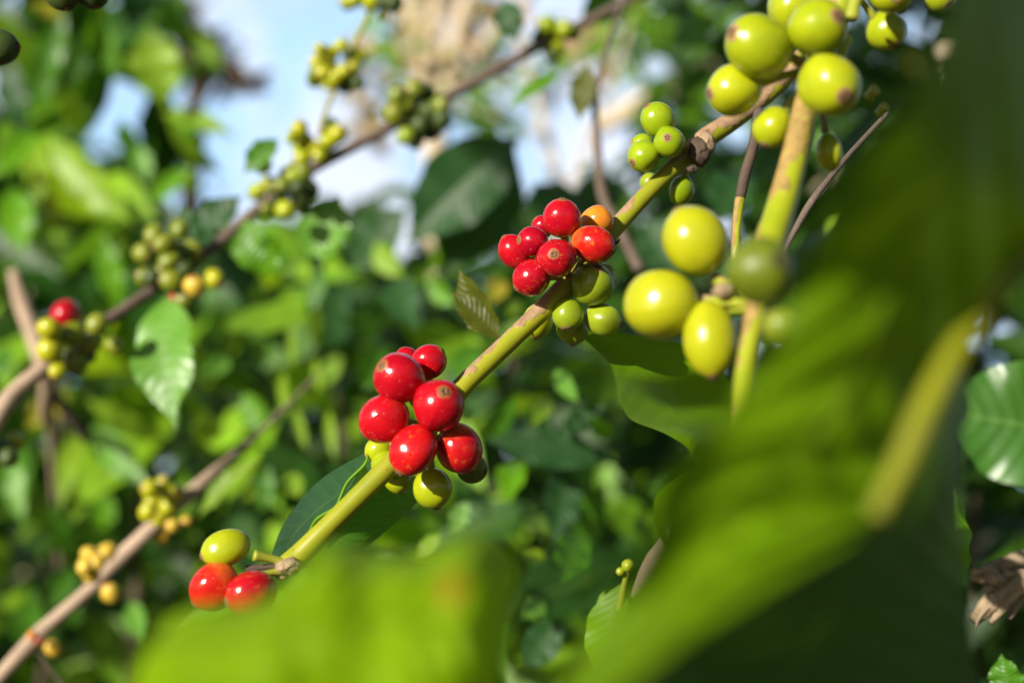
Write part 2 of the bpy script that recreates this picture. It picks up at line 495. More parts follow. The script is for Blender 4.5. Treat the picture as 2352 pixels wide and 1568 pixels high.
# ------------------------------------------------------------------ cherries
def cherry_mesh(seed):
    r = random.Random(seed)
    prof_ = [(0.0, 0.985), (0.06, 0.985), (0.10, 1.0), (0.15, 1.012), (0.20, 1.008), (0.26, 0.992)]
    for k in range(1, 20):
        th = 0.27 + (math.pi - 0.27) * k / 19
        prof_.append((math.sin(th), math.cos(th) * (1.0 if th < math.pi / 2 else 1.06)))
    S = 32
    amp = [(r.uniform(0, 6.28), r.uniform(.010, .032)) for _ in range(4)]
    verts, faces, uvs = [], [], []
    N = len(prof_)
    for i, (q, z) in enumerate(prof_):
        pol = math.atan2(q, z) / math.pi
        for k in range(S + 1):
            a = 2 * math.pi * k / S
            m = 1 + sum(A * math.cos((j + 1) * a + p0 + pol * 2) for j, (p0, A) in enumerate(amp)) * math.sin(pol * math.pi)
            m -= 0.02 * math.exp(-((math.sin(a / 1.0 + amp[0][0])) / 0.12) ** 2) * math.sin(pol * math.pi)
            verts.append((q * m * math.cos(a), q * m * math.sin(a), z))
            uvs.append((k / S, pol))
    for i in range(N - 1):
        for k in range(S):
            p = i * (S + 1) + k
            faces.append((p, p + S + 1, p + S + 2, p + 1))
    return verts, faces, uvs

def calyx_mesh(seed):
    """the corky ring with a pit that the flower leaves at the end of a cherry"""
    r = random.Random(seed)
    ring = [(0.0, .965), (.035, .968), (.055, 1.005), (.085, 1.045), (.125, 1.05), (.165, 1.028), (.20, 1.00)]
    S = 14
    verts, faces, uvs = [], [], []
    for i, (q, z) in enumerate(ring):
        for k in range(S + 1):
            a = 2 * math.pi * k / S
            j = 1 + 0.22 * math.sin(5 * a + seed) * (0.5 if i > 1 else 0) + 0.15 * (random.Random(seed * 97 + i * 17 + k % S).random() - .5)
            zz = z + (0.03 * math.sin(5 * a + seed) + 0.02 * random.Random(seed * 53 + i * 7 + k % S).random() if 2 <= i <= 4 else 0)
            verts.append((q * j * math.cos(a), q * j * math.sin(a), zz))
            uvs.append((k / S, i / 6))
    for i in range(len(ring) - 1):
        for k in range(S):
            p = i * (S + 1) + k
            faces.append((p, p + S + 1, p + S + 2, p + 1))
    return verts, faces, uvs

PROTO = {}
def proto(kind, mat, seed):
    key = (kind, mat, seed)
    if key not in PROTO:
        v, f, u = (cherry_mesh if kind == 'cherry' else calyx_mesh)(seed)
        ob = mesh_obj(kind, v, f, M[mat], None, u)
        PROTO[key] = [ob, ob.data, False]
    ob, data, used = PROTO[key]
    if not used:
        PROTO[key][2] = True
        return ob
    c = ob.copy()
    c.parent = None
    COL.objects.link(c)
    return c

cherry_n = [0]
NODE = [None]
def cherry(parent, x, y, d, r, mat, axis=(0, 0, 1), sq=1.0, long=1.0, calyx=True, label=None):
    """a cherry at photo point (x,y), depth d, radius r px; axis = camera-space direction (right, up, towards camera) of its calyx end"""
    cherry_n[0] += 1
    k = cherry_n[0]
    ob = proto('cherry', mat, k % 4)
    R = r * mpp(d)
    ax = CV(*axis)
    q = ax.to_track_quat('Z', 'Y')
    loc = P(x, y, d)
    sq *= 0.955 + 0.045 * ((k * 37) % 11) / 10
    rot = (q.to_matrix() @ Matrix.Rotation(k * 2.4, 3, 'Z')).to_4x4()
    ob.matrix_world = Matrix.Translation(loc) @ rot @ Matrix.Diagonal((R, R * sq, R * long, 1))
    ob.parent = parent
    ob.matrix_parent_inverse = Matrix.Translation(-world_loc(parent))
    if label:
        ob['label'] = label
    if NODE[0]:
        nx, ny, nd = NODE[0]
        a0, a1 = P(nx, ny, nd), loc.lerp(P(nx, ny, nd), .25)
        rs = R * .16
        tube('fruit_stalk', [(a0, rs * 1.5), (a0.lerp(a1, .5) + UP * R * .12, rs), (a1, rs * 1.5)], M['stalk'] if k % 3 else M['node'], parent, per=4, sides=8, rough=.15, seed=k)
    if calyx:
        c = proto('calyx', 'calyx', k % 3)
        c.location = (0, 0, 0)
        c.rotation_euler = (0, 0, 0)
        c.scale = (1, 1, 1)
        c.parent = ob
        c.matrix_parent_inverse = Matrix.Identity(4)
    return ob

# ================================================================== ground
gv, gf = [], []
NG = 40
for i in range(NG + 1):
    for j in range(NG + 1):
        sx_ = (i / NG * 2 - 1); sy_ = (j / NG * 2 - 1)
        x = math.copysign(abs(sx_) ** 2.4, sx_) * 900
        y = math.copysign(abs(sy_) ** 2.4, sy_) * 900
        gv.append((x, y, 0.05 * math.sin(x * 0.7) * math.cos(y * 0.9) - 0.05))
for i in range(NG):
    for j in range(NG):
        q = i * (NG + 1) + j
        gf.append((q, q + NG + 1, q + NG + 2, q + 1))
gr = mesh_obj('ground', gv, gf, M['soil'])
gr['kind'] = 'structure'

# ================================================================== main branch
main = thing('coffee_branch', 'sharp green coffee branch with three clusters of red cherries, running corner to corner', 'coffee branch', P(655, 1300, .330), 'fruiting coffee branches')
T = [(628, 1312, .329, 40), (660, 1295, .329, 62), (690, 1272, .330, 66), (740, 1222, .331, 60), (800, 1163, .333, 58), (880, 1084, .336, 62), (965, 1000, .340, 62), (1060, 890, .345, 60), (1100, 850, .347, 58),
     (1185, 770, .351, 56), (1270, 688, .355, 60), (1340, 605, .359, 58), (1430, 505, .364, 54), (1500, 430, .368, 52), (1555, 378, .371, 56), (1590, 345, .373, 60), (1625, 315, .374, 54), (1690, 272, .377, 50), (1790, 190, .382, 48), (1900, 60, .388, 46), (2000, -80, .392, 46)]
T = [(x, y, d, w * (.80 if x < 1330 else .74 if x < 1600 else .88)) for x, y, d, w in T]
pxtube('stem', T, M['stem'], main, per=8, sides=24, rough=0.012, seed=3, ref=CV(-0.62, 0.70, 0.36))
# corky node ends
def node(parent, x, y, d, r, seed, mat='node', flat=0.7):
    rr = random.Random(seed)
    v, f, u = [], [], []
    S, N = 14, 9
    R = r * mpp(d)
    c = P(x, y, d)
    for i in range(N + 1):
        th = math.pi * i / N
        for k in range(S + 1):
            a = 2 * math.pi * k / S
            m = 1 + 0.35 * (random.Random(seed * 131 + i * 17 + k % S).random() - 0.5)
            v.append(c + (RIGHT * math.sin(th) * math.cos(a) + UP * math.sin(th) * math.sin(a) * flat - FWD * math.cos(th)) * R * m)
            u.append((k / S, i / N))
    for i in range(N):
        for k in range(S):
            p = i * (S + 1) + k
            f.append((p, p + 1, p + S + 2, p + S + 1))
    return mesh_obj('node', v, f, M[mat], parent, u, loc=c)
node(main, 664, 1300, .3265, 30, 4)
node(main, 648, 1318, .328, 17, 14)
node(main, 1607, 350, .368, 26, 5, 'dark_bark', 1.3)
node(main, 1622, 330, .3685, 20, 6, 'node', 1.5)
node(main, 1590, 388, .366, 13, 7, 'dark_bark')
# bottom-left cluster
def stalk(parent, x0, y0, d0, x1, y1, d1, w, mat='stalk'):
    return pxtube('fruit_stalk', [(x0, y0, d0, w * 1.05), ((x0 + x1) / 2, (y0 + y1) / 2 - 2, (d0 + d1) / 2, w * .9), (x1, y1, d1, w * 1.2)], M[mat], parent, per=5, sides=10, rough=0.12, seed=int(x0 + y0))
stalk(main, 655, 1292, .328, 583, 1275, .325, 21)
stalk(main, 655, 1300, .327, 566, 1306, .328, 15, 'dark_bark')
stalk(main, 650, 1312, .327, 600, 1322, .324, 19)
cherry(main, 517, 1258, .327, 45, 'lime', (-.85, -.3, .35), 0.93, 1.24, label='yellow-green unripe cherry above two red ones')
cherry(main, 490, 1345, .324, 53, 'scarlet', (-.7, -.68, .15), 0.97, 1.1)
cherry(main, 575, 1362, .321, 54, 'redspot', (-.80, -.25, .42), 0.97, 1.08)
# middle red cluster
NODE[0] = (982, 985, .341)
node(main, 978, 990, .340, 27, 51, 'stalk')
cherry(main, 917, 867, .331, 60, 'red', (-.62, .47, .62), 0.98, 1.0)
cherry(main, 986, 830, .341, 41, 'red', (.70, .62, .25), 1, 1.0)
cherry(main, 934, 826, .347, 30, 'red', (-.3, .9, .1), calyx=False)
cherry(main, 1008, 931, .327, 62, 'red', (.24, .56, .80), 0.97, 0.98)
cherry(main, 881, 963, .331, 55, 'red', (-.80, -.52, .2), 1.0, 1.06)
cherry(main, 948, 1035, .327, 55, 'redspot', (-.46, -.80, .38), 0.97, 1.12)
cherry(main, 1056, 1030, .333, 54, 'scarlet', (.35, -.85, .1), 1.05, 1.07)
cherry(main, 1085, 1076, .349, 35, 'shadegreen', (.85, -.15, .4), label='dark shaded green cherry tucked under the red cluster')
cherry(main, 870, 1033, .345, 33, 'lime', (-.8, -.4, .2))
cherry(main, 884, 1066, .343, 33, 'lime', (-.6, -.6, .2), calyx=False)
cherry(main, 993, 1122, .339, 46, 'lime', (.25, -.95, .1), 1, 1.0, label='yellow-green cherry half in shadow below the red cluster')
cherry(main, 915, 1100, .349, 33, 'lime', (0, -.9, .1), calyx=False)
# red and green cluster
NODE[0] = (1310, 645, .358)
node(main, 1312, 640, .357, 26, 52, 'stalk')
cherry(main, 1290, 500, .349, 45, 'red', (.02, .93, .35), 1.0, 0.97)
cherry(main, 1372, 509, .358, 38, 'orange', (.2, -.3, -.9), 1.0, 0.95, calyx=False, label='orange half-ripe cherry between red ones')
cherry(main, 1363, 561, .347, 45, 'scarlet', (.88, -.28, .35), 0.93, 1.13)
cherry(main, 1222, 555, .350, 36, 'red', (-.86, .08, .48), 1.0, 1.0)
cherry(main, 1181, 577, .352, 35, 'red', (-.52, .72, .05), 1.0, 1.18)
cherry(main, 1278, 592, .3435, 47, 'redspot', (-.16, .12, .98), 0.97, 1.0)
cherry(main, 1220, 638, .347, 44, 'redspot', (-.80, -.56, .15), 0.98, 1.0)
cherry(main, 1246, 520, .361, 26, 'red', (-.5, .5, .2), calyx=False)
cherry(main, 1360, 652, .3535, 50, 'green', (.24, .75, .62), 1.0, 0.98)
cherry(main, 1378, 640, .368, 38, 'green', (.5, .5, .2), calyx=False)
cherry(main, 1303, 722, .3535, 37, 'green', (-.12, -.86, .45), 0.97, 1.02)
cherry(main, 1386, 734, .3555, 37, 'green', (.88, -.25, .4), 0.95, 1.2)
cherry(main, 1316, 754, .364, 38, 'green', (0, -.9, .1), label='dark shaded green cherry at the bottom of its cluster')
cherry(main, 1235, 738, .366, 36, 'lime', (-.2, -.95, 0), 0.9, 1.1)
# green cluster at the node
NODE[0] = (1590, 352, .372)
cherry(main, 1510, 275, .366, 40, 'limegreen', (-.62, .72, .3), 1, 1.03)
cherry(main, 1538, 327, .363, 38, 'limegreen', (-.25, .15, .95), 0.95, 1.02)
cherry(main, 1478, 360, .365, 37, 'limegreen', (-.72, -.42, .5), 1, 1.0)
cherry(main, 1475, 334, .372, 27, 'limegreen', (-.8, .3, .2), calyx=False)
cherry(main, 1566, 437, .374, 34, 'limegreen', (0.2, .8, .1), 0.75, 1.0)
cherry(main, 1492, 420, .385, 22, 'green', (0, -1, 0), calyx=False)
NODE[0] = None
# small broken stub beside the stem
pxtube('twig_stub', [(1408, 560, .362, 9), (1418, 556, .361, 7), (1424, 549, .360, 3)], M['dark_bark'], main, per=4, sides=8)

# leaves of the main branch
def spx(pts_center, mat, parent, name='leaf', ripple=None):
    """a leaf lofted through rows of (x, y, depth) points, each row running from one margin over the midrib to the other"""
    rows = [catmull(r, 5) for r in pts_center]
    cols = list(zip(*rows))
    cols = [catmull(list(c), 5) for c in cols]
    nu, nv = len(cols[0]), len(cols)
    verts, uvs, faces = [], [], []
    for i in range(nu):
        for j in range(nv):
            x, y, d = cols[j][i]
            if ripple:
                d += ripple[0] * math.sin(2 * math.pi * (ripple[1] * i / (nu - 1) + 0.9 * j / (nv - 1)))
            verts.append(P(x, y, d))
            uvs.append((i / (nu - 1), j / (nv - 1)))
    for i in range(nu - 1):
        for j in range(nv - 1):
            q = i * nv + j
            faces.append((q, q + 1, q + nv + 1, q + nv))
    return mesh_obj(name, verts, faces, M[mat], parent, uvs, loc=verts[0].copy())

# leaf behind the stem, lower left: a dark blade, its curled margin's lit rim added as a bright tube
spx([[(905, 1010, .352), (880, 1055, .352), (850, 1085, .349), (838, 1060, .343)],
     [(800, 1060, .360), (790, 1105, .356), (775, 1150, .350), (785, 1150, .342)],
     [(720, 1115, .368), (712, 1160, .362), (715, 1205, .353), (735, 1200, .344)],
     [(650, 1205, .374), (655, 1240, .368), (672, 1255, .358), (715, 1245, .347)],
     [(615, 1300, .376), (650, 1310, .370), (690, 1310, .360), (720, 1290, .350)]], 'deep', main)
spx([[(880, 1090, .352), (930, 1090, .358), (985, 1095, .368)],
     [(830, 1150, .351), (895, 1180, .356), (960, 1150, .366)],
     [(775, 1210, .350), (830, 1250, .352), (880, 1225, .360)],
     [(740, 1250, .350), (790, 1275, .350), (830, 1265, .354)]], 'mid', main)
pxtube('lit_leaf_margin', [(846, 1040, .343, 5), (838, 1066, .342, 8), (800, 1105, .342, 8), (783, 1140, .342, 8), (770, 1165, .342, 8), (730, 1190, .343, 8), (714, 1215, .344, 8), (703, 1245, .345, 7), (690, 1275, .346, 5)], M['mainleaf'], main, per=6, sides=8, ref=CV(0, 0, 1))  # light on the curled margin put into a brighter tube
# leaf at centre right with its bright margin, dark upper face
spx([[(1335, 772, .372), (1355, 768, .374), (1400, 762, .376), (1470, 770, .380)],
     [(1402, 838, .366), (1440, 825, .372), (1500, 800, .378), (1570, 790, .384)],
     [(1422, 900, .350), (1480, 890, .361), (1560, 880, .373), (1640, 830, .382)],
     [(1445, 960, .341), (1510, 960, .349), (1600, 945, .364), (1690, 900, .378)],
     [(1520, 992, .336), (1570, 985, .343), (1640, 985, .356), (1720, 960, .370)],
     [(1575, 1025, .335), (1600, 1015, .338), (1640, 1020, .346), (1690, 1010, .356)],
     [(1592, 1060, .335), (1597, 1058, .336), (1603, 1058, .338), (1612, 1056, .340)],
     [(1622, 1105, .336), (1623, 1105, .3362), (1624, 1105, .3364), (1625, 1105, .3366)]], 'mainleaf', main)

# ================================================================== near branch, upper right
near = thing('coffee_branch', 'soft near coffee branch with big yellow-green cherries, hanging down at right of centre', 'coffee branch', P(1960, -40, .287), 'fruiting coffee branches')
pxtube('stem', [(2020, -160, .300, 70), (1945, -20, .300, 70), (1885, 130, .298, 62), (1852, 240, .292, 58), (1825, 360, .290, 62), (1790, 490, .284, 70), (1762, 580, .276, 74), (1742, 680, .268, 52), (1718, 810, .262, 46), (1698, 930, .256, 42), (1684, 1030, .250, 38), (1665, 1180, .244, 34)], M['nearstem'], near, per=8, sides=20, rough=0.02, seed=8, ref=CV(-0.8, 0.1, 0.5))
NODE[0] = (1872, 165, .299)
cherry(near, 1742, 106, .289, 74, 'lime', (-.78, .25, .5), 0.95, 1.12, label='large yellow-green cherry at the left of the upper cluster')
cherry(near, 1686, 207, .294, 59, 'lime', (-.88, -.18, .3), 0.96, 1.08)
cherry(near, 1880, 65, .287, 68, 'lime', (.42, .2, .85), 0.97, 1.02)
cherry(near, 1906, 196, .281, 74, 'lime', (.22, -.45, .85), 0.95, 1.08)
cherry(near, 1776, 294, .296, 48, 'lime', (-.4, -.8, .2))
cherry(near, 1825, 20, .303, 62, 'lime', (-.2, .8, .3), calyx=False)
cherry(near, 1905, 350, .300, 38, 'lime', (.1, -.9, .1), 0.8, 1.15, calyx=False)
NODE[0] = (1950, -25, .300)
cherry(near, 2034, 72, .304, 46, 'lime', (.4, -.75, .4))
cherry(near, 2048, -20, .292, 52, 'lime', (0, -.4, .8), calyx=False)
cherry(near, 2160, -8, .296, 34, 'lime', (.3, -.6, .6), calyx=False)
NODE[0] = None
stalk(near, 1955, 45, .285, 1972, -25, .287, 34)
stalk(near, 1925, 160, .290, 1945, 90, .296, 22)
for bx_, by_, br_ in ((1832, 137, 15), (2003, 214, 18), (2026, 252, 15)):
    stalk(near, bx_ - 8, by_ + 10, .305, bx_ + 8, by_ - 8, .303, br_ * 1.4)
cherry(near, 1594, 552, .279, 77, 'yellow', (-.4, .85, -.1), 0.98, 1.04, label='pale yellow cherry, upper of the big soft pair')
cherry(near, 1516, 698, .278, 83, 'yellow', (-.75, -.1, -.5), 1.0, 1.02, calyx=False)
cherry(near, 1630, 780, .274, 62, 'yellow', (.06, -.95, .25), 1.0, 1.42, label='elongated yellow cherry pointing down with a brown tip')
cherry(near, 1748, 622, .225, 78, 'shadegreen', (.3, .2, .7), 1, 1.0, calyx=False)
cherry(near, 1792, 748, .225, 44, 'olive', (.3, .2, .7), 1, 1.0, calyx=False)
stalk(near, 1735, 690, .268, 1640, 640, .281, 26)
stalk(near, 1735, 700, .268, 1600, 690, .280, 26)
stalk(near, 1730, 710, .268, 1655, 715, .279, 24)
node(near, 1660, 668, .272, 26, 21)
# thin side twigs near it
tw = thing('twig', 'thin twig, dark above and yellow below, behind the soft yellow cherries', 'twig', P(1735, 300, .330))
pxtube('stem', [(1742, 250, .335, 22), (1732, 330, .333, 24), (1712, 400, .331, 26), (1700, 455, .330, 24)], M['dark_bark'], tw, sides=10)
pxtube('shoot', [(1700, 455, .330, 24), (1692, 520, .329, 22), (1688, 600, .328, 20)], M['nearstem'], tw, sides=10)
tw2 = thing('twig', 'slender pinkish brown twig slanting behind the near green stem', 'twig', P(1880, 440, .34))
pxtube('stem', [(2040, 260, .37, 12), (1960, 345, .355, 13), (1905, 410, .345, 14), (1860, 470, .34, 18), (1820, 540, .335, 14), (1800, 580, .33, 12)], M['grey'], tw2, sides=10)

# ================================================================== front leaves
fl = spx([[(270, 1643, .150), (300, 1563, .147), (345, 1483, .146), (425, 1398, .150), (455, 1413, .160)],
          [(420, 1703, .140), (460, 1573, .136), (520, 1473, .136), (600, 1388, .142), (650, 1365, .152)],
          [(600, 1723, .136), (640, 1603, .131), (690, 1446, .132), (730, 1300, .140), (748, 1250, .150)],
          [(760, 1726, .134), (790, 1581, .132), (820, 1427, .134), (845, 1313, .142), (855, 1266, .152)],
          [(900, 1705, .132), (930, 1565, .131), (950, 1435, .134), (970, 1315, .140), (975, 1275, .150)],
          [(1020, 1705, .134), (1050, 1565, .132), (1070, 1445, .134), (1085, 1305, .138), (1090, 1223, .146)],
          [(1090, 1705, .146), (1120, 1565, .142), (1145, 1465, .142), (1165, 1365, .144), (1178, 1290, .150)],
          [(1130, 1705, .160), (1150, 1585, .156), (1165, 1505, .154), (1178, 1415, .154), (1195, 1355, .156)]], 'front', None, 'coffee_leaf', ripple=(.0006, 6))
tag(fl, 'blurred lime green leaf with a wavy edge filling the bottom centre', 'leaf', 'near leaves')

rf = thing('coffee_leaf', 'huge blurred green leaf with a yellowish midrib covering the right side', 'leaf', P(2130, 850, .15), 'near leaves')
# upper blade, sweeping from the top right corner down to its lit fold at the lower left
spx([[(2215, -80, .124), (2290, -80, .134), (2400, -80, .148), (2520, -80, .168)],
     [(2120, 170, .126), (2215, 180, .135), (2320, 200, .147), (2460, 260, .164)],
     [(1960, 410, .130), (2080, 440, .137), (2220, 480, .147), (2370, 560, .164)],
     [(1850, 620, .137), (1970, 680, .141), (2100, 730, .148), (2240, 740, .160)],
     [(1770, 800, .141), (1890, 860, .143), (2020, 910, .148), (2150, 900, .157)],
     [(1640, 970, .139), (1780, 1015, .142), (1930, 1055, .147), (2090, 1060, .153)],
     [(1520, 1105, .135), (1680, 1105, .139), (1850, 1105, .144), (2045, 1130, .150)],
     [(1480, 1260, .132), (1620, 1215, .136), (1790, 1165, .142), (2025, 1160, .150)],
          [(1380, 1430, .132), (1540, 1340, .131), (1740, 1260, .135), (2010, 1185, .147)],
          [(1280, 1600, .125), (1430, 1480, .124), (1650, 1350, .128), (1980, 1215, .145)],
          [(1230, 1780, .118), (1400, 1610, .118), (1600, 1450, .122), (1960, 1240, .143)]], 'bigleaf', rf, 'blade', ripple=(.0008, 7))
# midrib
pxtube('midrib', [(2420, 500, .166, 34), (2310, 650, .158, 44), (2200, 800, .152, 54), (2130, 930, .149, 62), (2075, 1060, .147, 62), (2010, 1185, .145, 44)], M['rib'], rf, sides=12, ref=CV(0, 0, 1))
# lower blade, its shade partly put into a darker leaf colour
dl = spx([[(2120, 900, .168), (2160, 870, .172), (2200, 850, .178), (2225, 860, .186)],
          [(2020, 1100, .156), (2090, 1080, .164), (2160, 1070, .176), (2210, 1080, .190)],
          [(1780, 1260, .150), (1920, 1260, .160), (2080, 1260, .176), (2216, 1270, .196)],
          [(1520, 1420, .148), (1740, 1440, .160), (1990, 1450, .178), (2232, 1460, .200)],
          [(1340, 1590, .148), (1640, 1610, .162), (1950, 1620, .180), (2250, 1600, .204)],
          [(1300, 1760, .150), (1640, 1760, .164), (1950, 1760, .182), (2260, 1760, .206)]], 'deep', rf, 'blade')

# ================================================================== grey branch behind, upper left
gb = thing('coffee_branch', 'grey-brown branch crossing the sky with clusters of dull green cherries', 'coffee branch', P(-10, 990, .56), 'fruiting coffee branches')
gp = [(-60, 1060, .545, 50), (0, 945, .55, 46), (45, 890, .555, 40), (100, 845, .56, 36), (200, 765, .57, 28), (330, 680, .585, 27), (470, 582, .60, 28), (590, 482, .612, 27), (710, 392, .625, 27), (860, 312, .64, 26), (1030, 222, .655, 26), (1150, 155, .665, 25), (1250, 100, .675, 25), (1360, 45, .685, 24), (1470, -10, .695, 24), (1640, -90, .71, 24)]
pxtube('stem', gp[:5], M['tan'], gb, sides=12, rough=0.03, seed=2)
pxtube('stem', gp[4:], M['grey'], gb, sides=12, rough=0.03, seed=2)
def small(parent, lst, d, mat, r0):
    for it in lst:
        x, y = it[0], it[1]
        m = it[2] if len(it) > 2 and it[2] else mat
        r = it[3] if len(it) > 3 else r0
        a = rnd.uniform(0, 6.28)
        ob = cherry(parent, x, y, d + rnd.uniform(-.012, .012), r * rnd.uniform(.95, 1.06), m, (math.cos(a) * .7, math.sin(a) * .7, rnd.uniform(.1, .9)), rnd.uniform(.92, 1), rnd.uniform(.98, 1.18), calyx=False)
small(gb, [(1257, 60), (1297, 68), (1273, 112, 'lime'), (1268, 130, 'dark', 18)], .670, 'green', 23)
small(gb, [(912, 222), (952, 206), (978, 218, 'dark'), (905, 262), (945, 268), (985, 255, 'dark'), (1012, 245), (932, 312, 'green', 20), (990, 300, 'dark'), (965, 292, 'dark'), (930, 240), (1015, 275, 'dark'), (955, 325, 'dark', 20)], .640, 'olive', 24)
small(gb, [(603, 380, 'lime'), (622, 425, 'lime'), (672, 395, 'lime'), (590, 440, 'lime'), (650, 425, 'olive'), (610, 480), (655, 482, 'lime'), (688, 430, 'dark'), (712, 440, 'dark'), (640, 455, 'dark'), (690, 470, 'dark')], .606, 'olive', 22)
small(gb, [(355, 540), (330, 582), (390, 597), (440, 577), (335, 637), (395, 645), (447, 657, 'gold', 26), (492, 640, 'yellow', 24), (422, 692, 'olive'), (378, 560), (412, 528), (400, 690, 'red', 16), (425, 620, 'dark')], .578, 'olive', 25)
small(gb, [(150, 725, 'red', 38), (112, 755, 'yellow', 27), (165, 765, 'olive', 27), (222, 745), (115, 802, 'yellow', 31), (205, 790), (260, 795, 'olive', 22), (175, 832), (133, 852, 'yellow', 20), (145, 800, 'olive', 26)], .548, 'olive', 25)
small(gb, [(38, 1012, 'lime', 20), (8, 1035, 'dark', 28), (20, 1050, 'dark', 24)], .55, 'olive', 22)
pxleaf(gb, 640, 320, 560, 400, .60, 60, 'mid', 20, fold=.3)
pxleaf(gb, 470, 575, 415, 470, .62, 70, 'deep', 25)
pxleaf(gb, 440, 560, 560, 450, .64, 80, 'deep', 30)
pxleaf(gb, 382, 680, 405, 985, .575, 140, 'pale', -25, dt=-.03, wave=.10, waves=2.2, fold=.2)
pxleaf(gb, 560, 505, 640, 640, .60, 110, 'bright', -15, wave=.10, waves=2.2)
pxleaf(gb, 780, 450, 715, 615, .62, 120, 'pale', -20, wave=.10, waves=2.0)
pxleaf(gb, 565, 520, 600, 610, .60, 90, 'pale', -25, wave=.10, waves=2.2)

# hanging shoot with yellow-green clusters
hs = thing('coffee_branch', 'thin shoot hanging from the top edge with small yellow-green fruit clusters', 'coffee branch', P(860, -80, .64), 'fruiting coffee branches')
pxtube('stem', [(875, -80, .65, 14), (846, 30, .645, 13), (815, 95, .64, 14), (775, 190, .632, 12), (748, 255, .628, 12), (735, 310, .622, 14)], M['stalk'], hs, sides=10)
small(hs, [(800, 4), (850, 8), (828, -8), (880, 35, 'lime', 14), (905, 8, 'dark', 22), (880, 5, 'dark'), (815, -2)], .64, 'lime', 20)
small(hs, [(728, 145), (760, 122), (785, 105, 'lime', 17), (812, 155), (770, 180), (745, 168), (752, 192, 'lime', 15), (820, 190, 'dark'), (735, 112, 'yellow', 16), (792, 195, 'dark'), (790, 165), (755, 150), (800, 125, 'dark', 15)], .63, 'yellow', 19)
small(hs, [(688, 296, 'yellow', 21), (720, 340), (756, 325, 'lime'), (775, 308, 'yellow', 22), (735, 358, 'lime', 16), (700, 325), (745, 345), (760, 285, 'dark', 16), (668, 318, 'lime', 14)], .618, 'yellow', 19)

# fuller clusters
rb = random.Random(5)
for (cx_, cy_, cd_, n_, mats_) in ((950, 250, .652, 7, ('olive', 'dark')), (650, 435, .617, 8, ('olive', 'dark', 'green')), (395, 610, .59, 8, ('olive', 'dark')), (175, 785, .56, 7, ('olive', 'dark', 'green')), (1272, 85, .68, 2, ('green', 'dark')), (770, 155, .64, 5, ('lime', 'olive')), (728, 320, .628, 4, ('lime', 'olive'))):
    small(gb if cx_ not in (770, 728) else hs, [(cx_ + rb.uniform(-48, 48), cy_ + rb.uniform(-40, 45), rb.choice(mats_)) for _ in range(n_)], cd_, 'olive', 21)

# tan branch with golden berries, lower left
tb = thing('coffee_branch', 'pale tan branch with small golden cherries across the bottom left corner', 'coffee branch', P(-10, 1570, .57), 'fruiting coffee branches')
pxtube('stem', [(-90, 1650, .56, 36), (0, 1552, .565, 34), (80, 1465, .57, 40), (110, 1435, .572, 34), (215, 1345, .58, 32), (245, 1310, .583, 38), (345, 1215, .59, 36), (380, 1180, .594, 40), (480, 1095, .605, 30), (560, 1025, .64, 15), (640, 950, .68, 9), (740, 850, .74, 5)], M['tan'], tb, sides=12, rough=.04, seed=9)
small(tb, [(345, 1122), (375, 1112), (402, 1135), (350, 1152), (385, 1165), (362, 1192), (372, 1228, 'gold', 18), (396, 1207, 'gold', 18), (428, 1197, 'gold', 14), (390, 1130), (340, 1175)], .585, 'yellow', 22)
small(tb, [(243, 1270, 'gold', 24), (205, 1272), (196, 1300), (210, 1318), (222, 1290)], .572, 'gold', 20)
small(tb, [(255, 1360, 'gold', 24)], .575, 'gold', 24)
small(tb, [(122, 1488, 'gold', 20)], .565, 'gold', 20)
small(tb, [(72, 1458, 'orange', 10), (88, 1470, 'scarlet', 8)], .563, 'orange', 10)
pxtube('fruit_stalk', [(85, 1480, .57, 10), (110, 1530, .57, 9), (150, 1580, .57, 9)], M['dark_bark'], tb, sides=8)
pxleaf(tb, 600, 1050, 455, 1190, .66, 45, 'limeleaf', 35, fold=.4)

# ================================================================== other twigs and leaves behind
bs = thing('bare_shoot', 'bare brown coffee stem leaning at the left edge behind the red cherry', 'stem', P(40, 660, .78))
pxtube('stem', [(30, 620, .8, 24), (48, 690, .8, 36), (80, 780, .79, 38), (105, 870, .78, 34), (108, 960, .84, 32), (125, 1060, 1.15, 22), (160, 1600, 1.9, 14)], M['tan'], bs, sides=10, rough=.04)
pxtube('side_shoot', [(106, 880, .785, 24), (150, 940, .8, 26), (200, 1010, .82, 22)], M['grey'], bs, sides=10)
gt = thing('twig', 'slim grey twig hanging down between the sky gap and the red cluster', 'twig', P(1385, 60, .62))
pxtube('stem', [(1440, -20, .66, 8), (1395, 100, .65, 11), (1368, 220, .64, 15), (1372, 330, .63, 20), (1385, 450, .62, 24), (1430, 540, .61, 26), (1470, 620, .60, 26)], M['grey'], gt, sides=10, rough=.04)
pxleaf(gt, 1350, 150, 1330, 280, .63, 62, 'olive_leaf', 10, fold=.2)
pxleaf(gt, 1160, 0, 1190, 95, .66, 70, 'deep', 15)
pxleaf(gt, 1290, 170, 1160, 255, .66, 30, 'bright', 30, fold=.3)
ys = thing('coffee_shoot', 'pair of young brownish olive leaves just left of the red and green cluster', 'shoot', P(1160, 780, .41))
pxtube('stem', [(1148, 775, .410, 7), (1168, 788, .405, 9), (1195, 770, .385, 10), (1210, 755, .362, 12)], M['stalk'], ys, sides=8)
pxleaf(ys, 1152, 778, 1055, 615, .408, 78, 'olive_leaf', 45, fold=.25, arch=.06, wave=.04)
pxleaf(ys, 1150, 780, 1032, 668, .405, 62, 'olive_leaf', -20, fold=.25, arch=.04, wave=.04)

